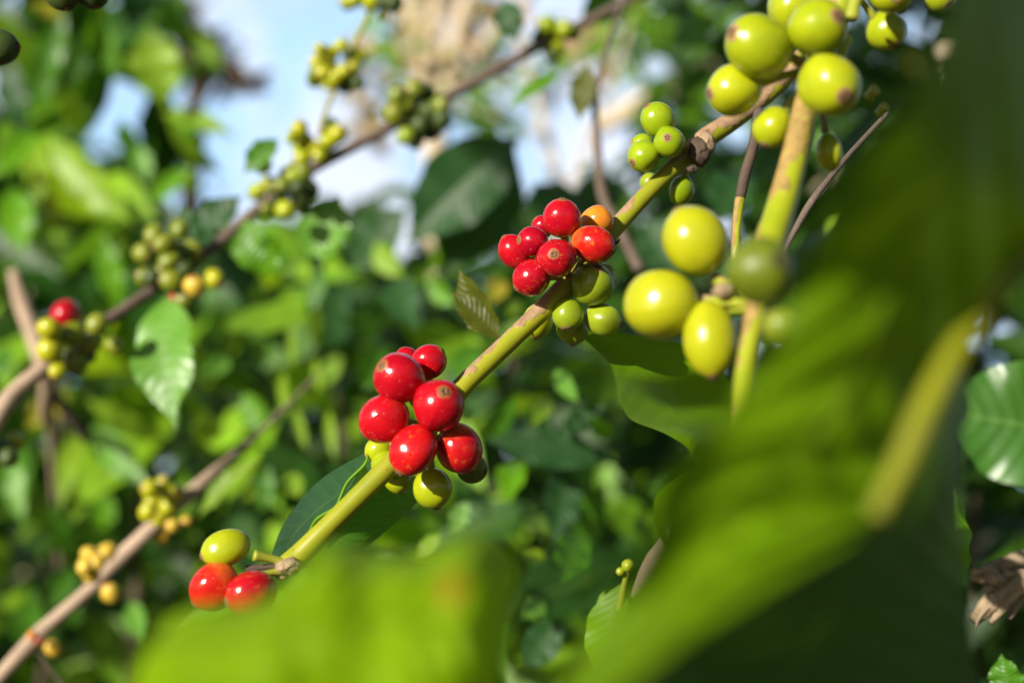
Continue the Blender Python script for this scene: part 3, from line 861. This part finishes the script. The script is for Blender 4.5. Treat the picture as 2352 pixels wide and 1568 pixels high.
# right edge: glossy leaf, small bright leaf and a gnarled twig
rl = thing('coffee_branch', 'branch at the right edge with one large glossy leaf and a small bright one', 'coffee branch', P(2520, 1010, .50))
pxtube('stem', [(2560, 1250, .52, 24), (2530, 1000, .505, 22), (2500, 800, .50, 20)], M['grey'], rl, sides=10)
pxleaf(rl, 2530, 1010, 2120, 940, .50, 290, 'gloss', 8, fold=.18, arch=.05, wave=.08, waves=2.5)
pxleaf(rl, 2190, 1120, 2215, 1345, .40, 90, 'bright', -30, fold=.35)
pxleaf(rl, 2330, 1600, 2300, 1500, .40, 80, 'mid', 20)
pxleaf(rl, 2400, 1640, 2290, 1545, .42, 70, 'deep', 10)
pxleaf(rl, 2420, 240, 2290, 360, .42, 50, 'bright', 50)
gw = thing('dead_twig', 'gnarled dry twig with split ends at the lower right edge', 'twig', P(2420, 1290, .40))
pxtube('stem', [(2460, 1240, .42, 50), (2390, 1270, .41, 46), (2330, 1290, .405, 40), (2270, 1318, .40, 44), (2232, 1320, .398, 26)], M['gnarl'], gw, sides=12, rough=.22, seed=5)
pxtube('side_shoot', [(2440, 1290, .40, 70), (2370, 1330, .397, 66), (2310, 1350, .395, 56), (2270, 1390, .392, 44), (2235, 1425, .39, 26)], M['gnarl'], gw, sides=12, rough=.25, seed=6)
pxtube('side_shoot', [(2350, 1340, .396, 34), (2310, 1385, .392, 26), (2275, 1430, .39, 12)], M['gnarl'], gw, sides=10, rough=.25, seed=7)
node(gw, 2290, 1330, .390, 22, 31, 'gnarl')
node(gw, 2318, 1318, .391, 15, 32, 'gnarl')
node(gw, 2268, 1352, .389, 13, 33, 'gnarl')
node(gw, 2245, 1312, .396, 14, 34, 'gnarl')
pxtube('side_shoot', [(2345, 1350, .398, 30), (2335, 1385, .396, 26), (2318, 1420, .394, 10)], M['gnarl'], gw, sides=10, rough=.3, seed=12)
pxtube('side_shoot', [(2290, 1372, .391, 18), (2255, 1408, .389, 12), (2240, 1440, .388, 4)], M['gnarl'], gw, sides=8, rough=.3, seed=13)
# dark cherries poking in at the top left
tl = thing('coffee_branch', 'dark shaded cherries poking in at the top left corner', 'coffee branch', P(60, -140, .40), 'fruiting coffee branches')
pxtube('stem', [(-160, 110, .41, 26), (-60, -20, .405, 26), (80, -90, .40, 26), (300, -150, .40, 24)], M['grey'], tl, sides=10)
NODE[0] = (130, -108, .40)
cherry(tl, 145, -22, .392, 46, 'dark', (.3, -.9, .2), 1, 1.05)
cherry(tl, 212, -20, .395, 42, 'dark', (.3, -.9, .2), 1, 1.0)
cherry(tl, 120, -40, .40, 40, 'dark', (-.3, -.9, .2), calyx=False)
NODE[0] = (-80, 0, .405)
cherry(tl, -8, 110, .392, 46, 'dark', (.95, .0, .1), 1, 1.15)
NODE[0] = None
# small green shoot at the bottom right of centre
sh = thing('coffee_shoot', 'small bright shoot with a round bud beside a tan stalk at lower right', 'shoot', P(1430, 1520, .39))
pxtube('stem', [(1380, 1640, .40, 22), (1410, 1480, .39, 18), (1430, 1370, .385, 16), (1442, 1310, .382, 12)], M['stalk'], sh, sides=10)
cherry(sh, 1443, 1298, .381, 15, 'green', (0, 1, .2), calyx=False)
cherry(sh, 1425, 1312, .381, 10, 'green', (-1, 0, .2), calyx=False)
pxleaf(sh, 1432, 1335, 1385, 1580, .388, 105, 'mainleaf', 25, wave=.05)
pxleaf(sh, 1435, 1350, 1365, 1400, .40, 34, 'mainleaf', 30, wave=.04)
pxtube('side_shoot', [(1455, 1370, .372, 14), (1500, 1300, .368, 50), (1540, 1240, .362, 44), (1600, 1150, .358, 40)], M['tan'], sh, sides=12, rough=.06)
spx([[(1640, 1062, .365), (1625, 1064, .364), (1610, 1068, .363), (1600, 1072, .363)],
     [(1720, 1080, .368), (1640, 1100, .366), (1540, 1115, .362), (1515, 1125, .361)],
     [(1740, 1180, .368), (1640, 1180, .366), (1530, 1180, .361), (1502, 1185, .359)],
     [(1750, 1290, .368), (1650, 1280, .366), (1550, 1250, .361), (1520, 1240, .359)],
     [(1690, 1370, .367), (1650, 1350, .366), (1590, 1325, .362), (1575, 1312, .361)],
     [(1640, 1400, .366), (1632, 1392, .365), (1622, 1380, .364), (1615, 1370, .363)]], 'mainleaf', sh)

# ================================================================== background shrubs
def prof_simple(u):
    return prof(u)

def poly(pts):
    return np.array(pts, dtype=float)
GAPS = [poly(p) for p in (
    [(425, 15), (560, -40), (705, -20), (720, 110), (690, 190), (675, 290), (640, 335), (560, 385), (525, 320), (430, 240), (470, 200), (560, 185), (590, 140), (450, 90)],
    [(205, 200), (270, 190), (360, 250), (345, 300), (240, 340), (200, 300)],
    [(345, 490), (400, 440), (480, 415), (502, 450), (480, 502), (390, 525)],
    [(520, 480), (580, 440), (585, 500), (530, 512)],
    [(715, 430), (790, 340), (960, 345), (975, 385), (930, 420), (840, 450), (800, 482), (730, 460)],
    [(830, 562), (900, 470), (938, 540), (925, 592), (850, 592)],
    [(1040, 560), (1080, 525), (1118, 560), (1100, 612), (1050, 602)],
    [(1150, 280), (1270, 150), (1340, 150), (1320, 250), (1365, 290), (1370, 375), (1240, 375), (1200, 330)],
    [(780, 90), (870, 40), (930, 90), (930, 220), (840, 240), (800, 300), (740, 300)],
    [(450, 390), (470, 320), (512, 340), (492, 400)],
    [(-20, 150), (30, 190), (45, 250), (-20, 290)],
    [(1635, 335), (1700, 275), (1700, 350), (1650, 358)],
    [(1380, 190), (1420, 250), (1440, 330), (1380, 330)],
    [(990, 310), (1100, 290), (1130, 260), (1060, 240)],
)]
def inpoly(p, x, y):
    c = False
    j = len(p) - 1
    for i in range(len(p)):
        xi, yi = p[i]; xj, yj = p[j]
        if (yi > y) != (yj > y) and x < (xj - xi) * (y - yi) / (yj - yi) + xi:
            c = not c
        j = i
    return c
def gap(x, y):
    return any(inpoly(p, x, y) for p in GAPS)
def project(p):
    v = p - CAM
    d = v.dot(FWD)
    if d < 0.02:
        return None
    k = 0.72 * d / 2352.0
    return 1176 + v.dot(RIGHT) / k, 784 - v.dot(UP) / k, d

def crown(name, parent, n, sampler, length, mat='crown', seed=0, tints=None, keep=None, droop=0.6, check=True, nu=6, nv=2, aspect=0.40):
    """one mesh of n leaves; sampler(rng) gives a leaf's base point"""
    r = random.Random(seed)
    V, F, U, Tn = [], [], [], []
    made = tries = 0
    while made < n and tries < n * 12:
        tries += 1
        b = sampler(r)
        az = r.uniform(0, 2 * math.pi)
        dz = -droop + r.uniform(-.6, .7)
        ax = Vector((math.cos(az), math.sin(az), dz)).normalized()
        L = length * r.uniform(.6, 1.25)
        tip = b + ax * L
        if check:
            bad = False
            for q in (b, (b + tip) / 2, tip, b.lerp(tip, .25), b.lerp(tip, .75)):
                pr = project(q)
                if pr is None:
                    bad = True; break
                if gap(pr[0], pr[1]):
                    bad = True; break
                if keep and not keep(pr[0], pr[1], r):
                    bad = True; break
            if bad:
                continue
        n_ = Vector((r.gauss(-.15, .6), r.gauss(-.45, .6), .75))
        v, f, u = leaf_data(b, tip, L * aspect * r.uniform(.85, 1.15), n_, nu=nu, nv=nv, fold=r.uniform(.05, .5), arch=r.uniform(-.02, .14), wave=.06, ph=r.uniform(0, 6))
        o_ = len(V)
        V += v; U += u
        F += [tuple(i + o_ for i in q) for q in f]
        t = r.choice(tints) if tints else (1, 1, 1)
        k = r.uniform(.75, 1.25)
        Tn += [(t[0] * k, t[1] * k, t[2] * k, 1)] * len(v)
        made += 1
    return mesh_obj(name, V, F, M[mat], parent, U, tint=Tn, loc=Vector(V[0]))

def fr(x0, x1, y0, y1, d0, d1):
    """sampler: a block of the view between depths d0 and d1"""
    def s(r):
        return P(r.uniform(x0, x1), r.uniform(y0, y1), r.uniform(d0, d1))
    return s

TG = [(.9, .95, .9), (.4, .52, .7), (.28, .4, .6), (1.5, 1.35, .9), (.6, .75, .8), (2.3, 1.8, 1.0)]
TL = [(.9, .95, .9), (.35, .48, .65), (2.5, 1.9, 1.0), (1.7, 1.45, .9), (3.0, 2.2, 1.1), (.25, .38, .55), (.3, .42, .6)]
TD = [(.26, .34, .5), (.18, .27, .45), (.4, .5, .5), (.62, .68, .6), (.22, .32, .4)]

def shrub(label, x, y, d, h=None):
    base = P(x, y, d); base.z = 0
    t = thing('coffee_shrub', label, 'coffee shrub', base, 'coffee shrubs behind the branches')
    return t
def shrub_stem(t, d, seed, xs):
    r = random.Random(seed)
    b = world_loc(t)
    for k, (x, y) in enumerate(xs):
        top = P(x, y, d)
        mid = b.lerp(top, .55) + Vector((r.uniform(-.05, .05), r.uniform(-.05, .05), 0))
        tube('stem', [(b + Vector((0.03 * k, 0, 0)), .012), (mid, .008), (top, .003)], M['dark_bark'], t, sides=8, rough=.05, seed=seed + k)

# left shrub with drooping lime leaves
s1 = shrub('tall shrub of drooping lime leaves filling the upper left', 200, 900, 1.25)
shrub_stem(s1, 1.5, 1, [(150, 760), (330, 660), (-60, 620)])
for a in [
    (345, 62, 378, 250, 1.15, 118, 'limeleaf', -10), (112, 312, 312, 520, 1.15, 82, 'limeleaf', 20), (372, 262, 548, 322, 1.2, 46, 'limeleaf', 35),
    (384, 272, 515, 400, 1.2, 44, 'limeleaf', 30), (147, 200, 192, 315, 1.25, 54, 'limeleaf', 0), (150, 10, 75, 275, 1.3, 72, 'mid', 15),
    (222, 15, 212, 170, 1.3, 54, 'mid', -20), (30, 430, 55, 590, 1.2, 84, 'bright', -10), (72, 370, 150, 540, 1.25, 46, 'olive_leaf', 25),
    (448, 382, 338, 475, 1.15, 46, 'bright', 25), (318, 335, 338, 420, 1.3, 46, 'pale', 0), (62, 8, 140, 36, 1.2, 40, 'yellow_leaf', 10),
    (70, 300, 10, 410, 1.2, 62, 'bright', 30), (90, 330, 95, 470, 1.3, 60, 'limeleaf', 20), (240, 40, 262, 190, 1.4, 50, 'pale', 25),
    (400, 390, 460, 440, 1.3, 44, 'limeleaf', 20), (460, 250, 420, 360, 1.35, 60, 'mid', 30), (200, 90, 180, 250, 1.45, 70, 'mid', -30),
    (420, -20, 395, 90, 1.4, 70, 'mid', 20), (240, 540, 275, 720, 1.1, 62, 'bright', -15), (300, 560, 250, 560, 1.1, 60, 'limeleaf', -15),
    (330, -30, 300, 80, 1.4, 90, 'deep', 10), (20, 130, 60, 330, 1.35, 70, 'deep', 20), (280, 270, 330, 380, 1.3, 50, 'mid', 45),
    (210, 980, 345, 1120, 1.0, 82, 'pale', -10), (195, 915, 392, 1012, 1.05, 52, 'limeleaf', 20), (185, 985, 138, 1180, 1.0, 52, 'limeleaf', -15),
    (60, 1010, 20, 1190, 1.05, 70, 'mid', 10), (30, 1040, 55, 1210, 1.0, 50, 'pale', 20), (150, 900, 60, 985, 1.1, 70, 'yellow_leaf', 15),
    (110, 1150, 150, 1290, 1.1, 50, 'mid', -20), (250, 1130, 230, 1220, 1.2, 60, 'bright', 10), (80, 1350, 60, 1500, 1.1, 70, 'mid', 10),
    (170, 1440, 150, 1340, 1.2, 50, 'mid', 0), (20, 870, 10, 790, 1.2, 50, 'mid', 30), (20, 590, 0, 660, 1.2, 60, 'pale', 0),
]:
    pxleaf(s1, *a, dt=rnd.uniform(-.06, .06), fold=rnd.uniform(.15, .4), arch=rnd.uniform(.02, .12), wave=.08, ph=rnd.uniform(0, 6))
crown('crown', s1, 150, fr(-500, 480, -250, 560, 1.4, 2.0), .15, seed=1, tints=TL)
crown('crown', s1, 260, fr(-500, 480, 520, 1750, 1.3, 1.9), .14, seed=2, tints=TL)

# middle shrub, dark broad leaves behind the red clusters
s2 = shrub('shrub of broad dark leaves behind the two red cherry clusters', 1000, 900, .95)
shrub_stem(s2, 1.3, 2, [(980, 900), (1180, 820), (780, 900)])
for a in [
    (1190, 315, 930, 560, .85, 190, 'deep', 15), (1180, 330, 1000, 640, .88, 170, 'deep', -25), (1090, 420, 1010, 600, .9, 120, 'mid', -10),
    (930, 480, 800, 620, .9, 120, 'deep', 20), (1230, 420, 1330, 560, .95, 120, 'deep', -20), (900, 640, 960, 760, .9, 90, 'deep', 0),
    (1400, 400, 1350, 520, .95, 110, 'deep', 10), (790, 640, 760, 800, .9, 110, 'deep', 30), (1480, 500, 1560, 640, .9, 120, 'deep', 0),
    (670, 730, 672, 850, .85, 22, 'limeleaf', 20), (655, 850, 662, 960, .85, 22, 'limeleaf', 30), (678, 930, 706, 1040, .85, 20, 'limeleaf', 10),
    (728, 690, 722, 800, .85, 26, 'limeleaf', 0), (726, 820, 735, 910, .85, 24, 'limeleaf', 30), (755, 940, 770, 1060, .85, 24, 'limeleaf', 10),
    (745, 620, 715, 720, .85, 34, 'mid', 30), (600, 640, 590, 690, .8, 44, 'pale', 0), (500, 640, 470, 700, .85, 40, 'mid', 20),
    (1275, 850, 1330, 925, .62, 42, 'pale', 10), (1262, 920, 1215, 985, .62, 40, 'limeleaf', 0), (1185, 900, 1110, 1010, .65, 60, 'mid', -15),
    (1350, 955, 1410, 1005, .6, 46, 'bright', 10), (1150, 640, 1130, 700, .8, 50, 'yellow_leaf', 0), (1190, 690, 1165, 730, .8, 36, 'limeleaf', 0),
    (860, 560, 930, 640, .9, 60, 'limeleaf', 20), (1090, 790, 1060, 900, .75, 80, 'mid', 20), (980, 640, 1050, 700, .85, 50, 'bright', 30),
    (880, 800, 830, 900, .8, 70, 'mid', -20), (1120, 1010, 1420, 1060, .62, 90, 'deep', 20), (1180, 1060, 1170, 1160, .65, 70, 'bright', 10),
    (1300, 1060, 1270, 1250, .65, 90, 'deep', -20), (1390, 1110, 1340, 1260, .65, 70, 'mid', 25), (1290, 1000, 1390, 930, .62, 60, 'deep', 15),
    (620, 1070, 600, 1180, .8, 50, 'mid', 20), (690, 1140, 660, 1090, .8, 50, 'limeleaf', 0), (830, 950, 800, 1010, .8, 50, 'limeleaf', 0),
    (450, 950, 500, 1010, .9, 70, 'limeleaf', 10), (560, 900, 620, 1000, .9, 60, 'bright', 20), (520, 820, 490, 870, .85, 40, 'pale', 10),
    (1010, 1225, 960, 1290, .55, 42, 'limeleaf', 10), (1075, 1150, 1040, 1230, .6, 50, 'pale', 20), (1250, 1280, 1190, 1270, .55, 26, 'limeleaf', 20),
    (1250, 1380, 1190, 1420, .55, 56, 'pale', 10), (1290, 1420, 1200, 1530, .55, 90, 'deep', 0), (1330, 1220, 1290, 1340, .5, 90, 'mid', -10),
    (560, 1260, 590, 1340, .8, 50, 'deep', 10), (300, 1380, 330, 1480, .8, 50, 'pale', 10), (160, 1300, 110, 1400, .9, 60, 'mid', 0),
]:
    pxleaf(s2, *a, dt=rnd.uniform(-.04, .04), fold=rnd.uniform(.12, .4), arch=rnd.uniform(.0, .1), wave=.07, ph=rnd.uniform(0, 6))
crown('crown', s2, 300, fr(480, 1500, 480, 1750, 1.0, 1.7), .10, seed=3, tints=TL)

# right shrub in shade
s3 = shrub('deeply shaded shrub behind the big leaf at the right', 2100, 900, 1.1)
shrub_stem(s3, 1.3, 3, [(1900, 700), (2250, 700)])
for a in [
    (1700, 400, 1640, 520, .7, 110, 'deep', 10), (2010, 480, 1960, 560, .7, 30, 'bright', 10), (1930, 500, 1900, 540, .7, 26, 'limeleaf', 20),
    (1660, 560, 1700, 660, .8, 90, 'deep', 20), (1430, 0, 1330, 60, .9, 90, 'mid', 20), (1560, 40, 1640, 110, .9, 90, 'mid', -10), (1500, -20, 1600, 50, .8, 60, 'deep', 20),
    (1700, 60, 1660, 160, .9, 80, 'deep', 20), (2070, 120, 2150, 200, .8, 60, 'olive_leaf', 10),
]:
    pxleaf(s3, *a, dt=rnd.uniform(-.04, .04), fold=rnd.uniform(.12, .4), wave=.07, ph=rnd.uniform(0, 6))
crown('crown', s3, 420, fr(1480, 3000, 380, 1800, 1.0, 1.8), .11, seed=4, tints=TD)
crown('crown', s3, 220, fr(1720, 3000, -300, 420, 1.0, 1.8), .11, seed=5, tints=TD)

# back hedge-row of shrubs
for i, (x0, x1, lab, sd_) in enumerate((
        (-1400, 500, 'dense dark shrub in the back row at the left', 21),
        (300, 1500, 'dense dark shrub in the back row at the middle', 22),
        (1300, 3600, 'dense dark shrub in the back row at the right', 23))):
    sb = shrub(lab, (x0 + x1) / 2, 900, 3.0)
    shrub_stem(sb, 3.0, 30 + i, [((x0 + x1) / 2 - 200, 600), ((x0 + x1) / 2 + 200, 700)])
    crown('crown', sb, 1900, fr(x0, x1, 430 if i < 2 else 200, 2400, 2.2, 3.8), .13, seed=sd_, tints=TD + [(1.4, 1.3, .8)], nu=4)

for i, (x0, x1, lab) in enumerate((
        (-1200, 700, 'dark thicket far back behind the left shrub'),
        (500, 1700, 'dark thicket far back behind the red clusters'),
        (1500, 3400, 'dark thicket far back behind the big right leaf'))):
    sb = shrub(lab, (x0 + x1) / 2, 900, 4.8)
    shrub_stem(sb, 4.8, 90 + i, [((x0 + x1) / 2 - 200, 800), ((x0 + x1) / 2 + 200, 800)])
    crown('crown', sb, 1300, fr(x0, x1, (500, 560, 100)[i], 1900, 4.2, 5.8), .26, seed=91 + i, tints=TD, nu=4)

# ================================================================== trees further off
def tree(label, x, d, trunk, crown_spec, mat='crown', bark='pale_bark', tints=TG, seed=0, leaf=.25, nm='tree'):
    base = P(x, 900, d); base.z = 0
    t = thing(nm, label, 'tree', base, 'trees far behind')
    V, F, U = [], [], []
    for pts in trunk:
        v, f, u = tube_data([((P(a[0], a[1], d) if len(a) == 3 else Vector(a[:3])), a[-1] * mpp(d) / 2) for a in pts], 5, 10, .06, seed)
        o_ = len(V)
        V += v; U += u; F += [tuple(i + o_ for i in q) for q in f]
    mesh_obj('trunk', V, F, M[bark], t, U, loc=Vector(V[0]))
    for k, (n, smp, check) in enumerate(crown_spec):
        crown('crown', t, n, smp, leaf, mat=mat, seed=seed + k, tints=tints, check=check, nu=4)
    return t
def blob(x, y, d, rx, ry, rd):
    def s(r):
        while True:
            a, b, c = r.uniform(-1, 1), r.uniform(-1, 1), r.uniform(-1, 1)
            if a * a + b * b + c * c < 1:
                return P(x + a * rx, y + b * ry, d + c * rd)
    return s
tree('tree with a clump of dry brown leaves against the sky at upper left', 430, 7.0,
     [[(430, 1600, 90), (430, 900, 70), (440, 400, 50), (450, 180, 36), (470, 90, 20)], [(445, 250, 30), (500, 170, 20), (560, 130, 10)]],
     [(150, blob(480, 130, 7.0, 75, 75, .5), False), (30, blob(560, 185, 7.0, 60, 14, .3), False), (60, blob(420, 60, 7.0, 40, 70, .4), False)], mat='dry', bark='dark_bark', tints=[(1, 1, 1), (.6, .6, .7), (1.4, 1.2, 1)], seed=40, leaf=.12)
tree('pale tan dry tree fanning upwards at the top centre', 1000, 6.0,
     [[(1010, 1600, 79), (1005, 700, 72), (1000, 350, 57), (985, 200, 50), (960, 60, 43), (930, -120, 36)], [(1000, 330, 50), (1030, 180, 43), (1060, 40, 36), (1100, -100, 28)],
      [(1000, 300, 36), (1080, 150, 31), (1180, 20, 25), (1260, -60, 21)], [(990, 260, 36), (1000, 100, 33), (1005, -80, 28)], [(975, 220, 28), (930, 120, 21), (900, 0, 18)]],
     [(170, blob(1030, 70, 6.7, 190, 150, .4), True), (60, blob(850, 200, 6.2, 60, 150, .4), False), (50, blob(1330, 110, 6.4, 120, 100, .4), False), (22, blob(1000, 110, 5.7, 110, 130, .15), False)], mat='dry', bark='pale_bark', tints=[(3.4, 3.6, 3.6), (4.0, 4.4, 4.4), (2.2, 3.0, 1.2)], seed=44, leaf=.16)
tree('tree with one thick pale limb slanting behind the unripe green cluster', 2120, 4.5,
     [[(2120, 1700, 90), (2130, 900, 80), (2170, 300, 70), (2230, -150, 60), (2240, -400, 50)], [(2225, -150, 70), (2080, -160, 64), (1930, -70, 62), (1790, 45, 60), (1680, 118, 58), (1540, 205, 56), (1430, 262, 50), (1350, 310, 24)]],
     [(120, blob(1560, 50, 4.6, 210, 110, .5), True), (40, blob(1600, 300, 4.8, 80, 60, .3), True)], tints=[(.8, .8, 1.1), (.5, .6, .8), (1.6, 1.6, 1.6)], seed=48, leaf=.14)
tree('slender tree with a few yellowish leaves scattered over the top centre', 1250, 3.6,
     [[(1330, 1700, 60), (1320, 900, 50), (1290, 500, 30), (1240, 250, 20), (1180, 60, 12), (1150, -80, 8)], [(1260, 320, 14), (1150, 270, 10), (1050, 240, 6)], [(1290, 480, 18), (1400, 200, 12), (1460, 20, 8)]],
     [(26, blob(1070, 240, 3.6, 100, 60, .3), False), (34, blob(1190, 170, 3.7, 130, 110, .3), False), (30, blob(1440, 70, 3.6, 150, 110, .3), False), (18, blob(900, 120, 3.8, 60, 130, .3), False)], tints=[(1, 1, 1), (2.2, 1.7, 1.0), (2.8, 2.0, 1.6), (.7, .8, .9)], seed=66, leaf=.10)
tree('leafy green tree rising behind the upper left shrub', 60, 6.0,
     [[(60, 1600, 60), (70, 700, 50), (40, 300, 30), (20, 0, 16)]],
     [(420, blob(60, 150, 6.0, 420, 420, 1.2), True), (160, blob(120, 420, 6.0, 420, 140, .8), True)], tints=TG, seed=52, leaf=.2)
tree('leafy green tree behind the top edge at the right', 1900, 6.5,
     [[(1900, 1600, 100), (1900, 600, 80), (1900, 100, 50), (1880, -200, 30)]],
     [(700, blob(2100, 150, 6.5, 620, 520, 1.2), True)], tints=TD, seed=56, leaf=.22)
tree('leafy green tree low on the skyline behind the middle', 1000, 8.0,
     [[(1000, 1600, 100), (1000, 800, 80), (980, 600, 50)]],
     [(500, blob(950, 640, 8.0, 700, 260, 1.2), True)], tints=TG, seed=60, leaf=.25)

# ================================================================== unseen growth added around the camera to dapple sun and dim skylight
LIT += [P(a[0], a[1], a[2]) for a in T[::2] + gp[::2]] + [P(*a) for a in ((850, 0, .64), (775, 150, .63), (730, 320, .62), (80, 1465, .57), (240, 1300, .58), (380, 1150, .59), (400, 850, .57), (640, 560, .6), (740, 530, .6), (1600, 700, .28), (1850, 100, .29), (900, 1500, .13), (500, 1500, .14), (1700, 1350, .13), (2080, 1050, .15), (2280, 950, .44), (210, 1030, 1.0), (300, 1000, 1.0), (170, 1080, 1.0), (1500, 900, .37))]
def under_sun(x0, x1, y0, y1, d0, d1, back0, back1):
    """sampler: points standing between the sun and a block of the view, behind the camera"""
    def smp(r):
        while True:
            p = P(r.uniform(x0, x1), r.uniform(y0, y1), r.uniform(d0, d1))
            t0 = (p.y + back0) / -SUN.y
            t1 = (p.y + back1) / -SUN.y
            q = p + SUN * r.uniform(t0, t1)
            # keep clear of the light that falls on the branches in front of the camera
            if all((q - a_).cross(SUN).length > .13 for a_ in LIT):
                return q
    return smp
def shade_shrub(label, loc):
    return thing('coffee_shrub', label, 'coffee shrub', loc, 'coffee shrubs behind the branches')
sa = shade_shrub('tall unseen coffee shrub added behind the camera at the left to dapple the background', Vector((-3.0, -0.5, 0)))  # unseen, added so its crown dapples the background
tube('stem', [(Vector((-3.0, -.5, 0)), .02), (Vector((-2.9, -.48, 1.2)), .016), (Vector((-2.7, -.45, 2.9)), .008)], M['grey'], sa, sides=8)
crown('crown', sa, 260, under_sun(480, 2700, 420, 1700, 1.0, 3.2, .15, .9), .14, seed=71, tints=TG, check=False)
crown('crown', sa, 60, under_sun(-300, 480, 1050, 1700, 1.0, 3.2, .15, .9), .14, seed=72, tints=TG, check=False)
crown('crown', sa, 160, under_sun(1900, 2700, 300, 1700, .6, 2.4, .15, .9), .14, seed=74, tints=TG, check=False)
added_shade_tree = thing('tree', 'unseen shade tree added above the coffee shrubs to dim the sky light', 'tree', Vector((2.2, -1.8, 0)), 'trees far behind')  # unseen, added overhead to hold back skylight
tube('trunk', [(Vector((2.2, -1.8, 0)), .14), (Vector((2.1, -1.7, 2.0)), .12), (Vector((1.7, -1.2, 4.5)), .08), (Vector((1.3, -.4, 6.4)), .04)], M['grey'], added_shade_tree, sides=12)
def canopy(r):
    a = r.uniform(0, 6.283); q = 4.0 * math.sqrt(r.random())
    return Vector((1.3 + q * math.cos(a), 1.2 + q * math.sin(a), 5.3 + r.uniform(0, 1.6) - .02 * q * q))
crown('crown', added_shade_tree, 2600, canopy, .42, seed=73, tints=TD, check=False, nu=4)
def hedge(x0, x1, y0, y1, z0, z1):
    return lambda r: Vector((r.uniform(x0, x1), r.uniform(y0, y1), r.uniform(z0, z1)))
sc_ = shade_shrub('unseen coffee shrub added to the right of the camera to dim the sky light', Vector((1.7, -.4, 0)))  # unseen, added to close off skylight from the side
tube('stem', [(Vector((1.7, -.4, 0)), .02), (Vector((1.68, -.4, 1.2)), .016), (Vector((1.7, -.45, 2.6)), .008)], M['grey'], sc_, sides=8)
crown('crown', sc_, 500, hedge(1.1, 2.2, -1.8, 1.6, .3, 3.4), .20, seed=75, tints=TD, check=False, nu=4)
# unseen twig added by the lens, its leaves shaped to shade chosen patches
shade_twig = thing('coffee_branch', 'unseen leafy twig added beside the lens to shade the leaves in view', 'coffee branch', P(2300, 300, .14) + SUN * .34, 'fruiting coffee branches')
def shade_leaf(rows, t):
    rows = [[P(*q) + SUN * t for q in row] for row in rows]
    pts = [[tuple(q) for q in row] for row in rows]
    pts = [catmull(r_, 3) for r_ in pts]
    cols = [catmull(list(c), 3) for c in zip(*pts)]
    nu, nv = len(cols[0]), len(cols)
    V = [Vector(cols[j][i]) for i in range(nu) for j in range(nv)]
    U = [(i / (nu - 1), j / (nv - 1)) for i in range(nu) for j in range(nv)]
    F = [(i * nv + j, i * nv + j + 1, (i + 1) * nv + j + 1, (i + 1) * nv + j) for i in range(nu - 1) for j in range(nv - 1)]
    return mesh_obj('leaf', V, F, M['deep'], shade_twig, U, loc=V[0].copy())
shade_leaf([[(2180, -200, .116), (2580, -200, .172)], [(2110, 100, .116), (2540, 100, .17)], [(2020, 330, .118), (2480, 300, .166)], [(1950, 480, .120), (2400, 430, .165)]], .26)
shade_leaf([[(2200, 940, .187), (2300, 940, .19)], [(2120, 1150, .182), (2330, 1150, .195)], [(2070, 1400, .185), (2330, 1400, .2)], [(2080, 1800, .19), (2330, 1800, .2)]], .30)
shade_leaf([[(1440, 862, .360), (1560, 836, .375), (1760, 830, .381)], [(1440, 882, .352), (1600, 885, .374), (1760, 860, .380)], [(1490, 908, .352), (1620, 925, .366), (1760, 935, .375)]], .56)
a_ = P(2300, 50, .15) + SUN * .27
tube('stem', [(a_ + Vector((-.1, -.04, .14)), .002), (a_, .0018), (a_ + Vector((.12, .02, .05)), .001)], M['grey'], shade_twig, sides=8)

sl_ = shade_shrub('low unseen coffee shrub added behind the camera to dim the sky light', Vector((0.0, -1.9, 0)))  # unseen, added to block skylight from behind the camera
tube('stem', [(Vector((0, -1.9, 0)), .02), (Vector((0.02, -1.9, .8)), .016), (Vector((0, -1.95, 1.7)), .008)], M['grey'], sl_, sides=8)
crown('crown', sl_, 900, hedge(-3.0, 2.6, -2.6, -1.6, .2, 1.95), .22, seed=77, tints=TD, check=False, nu=4)
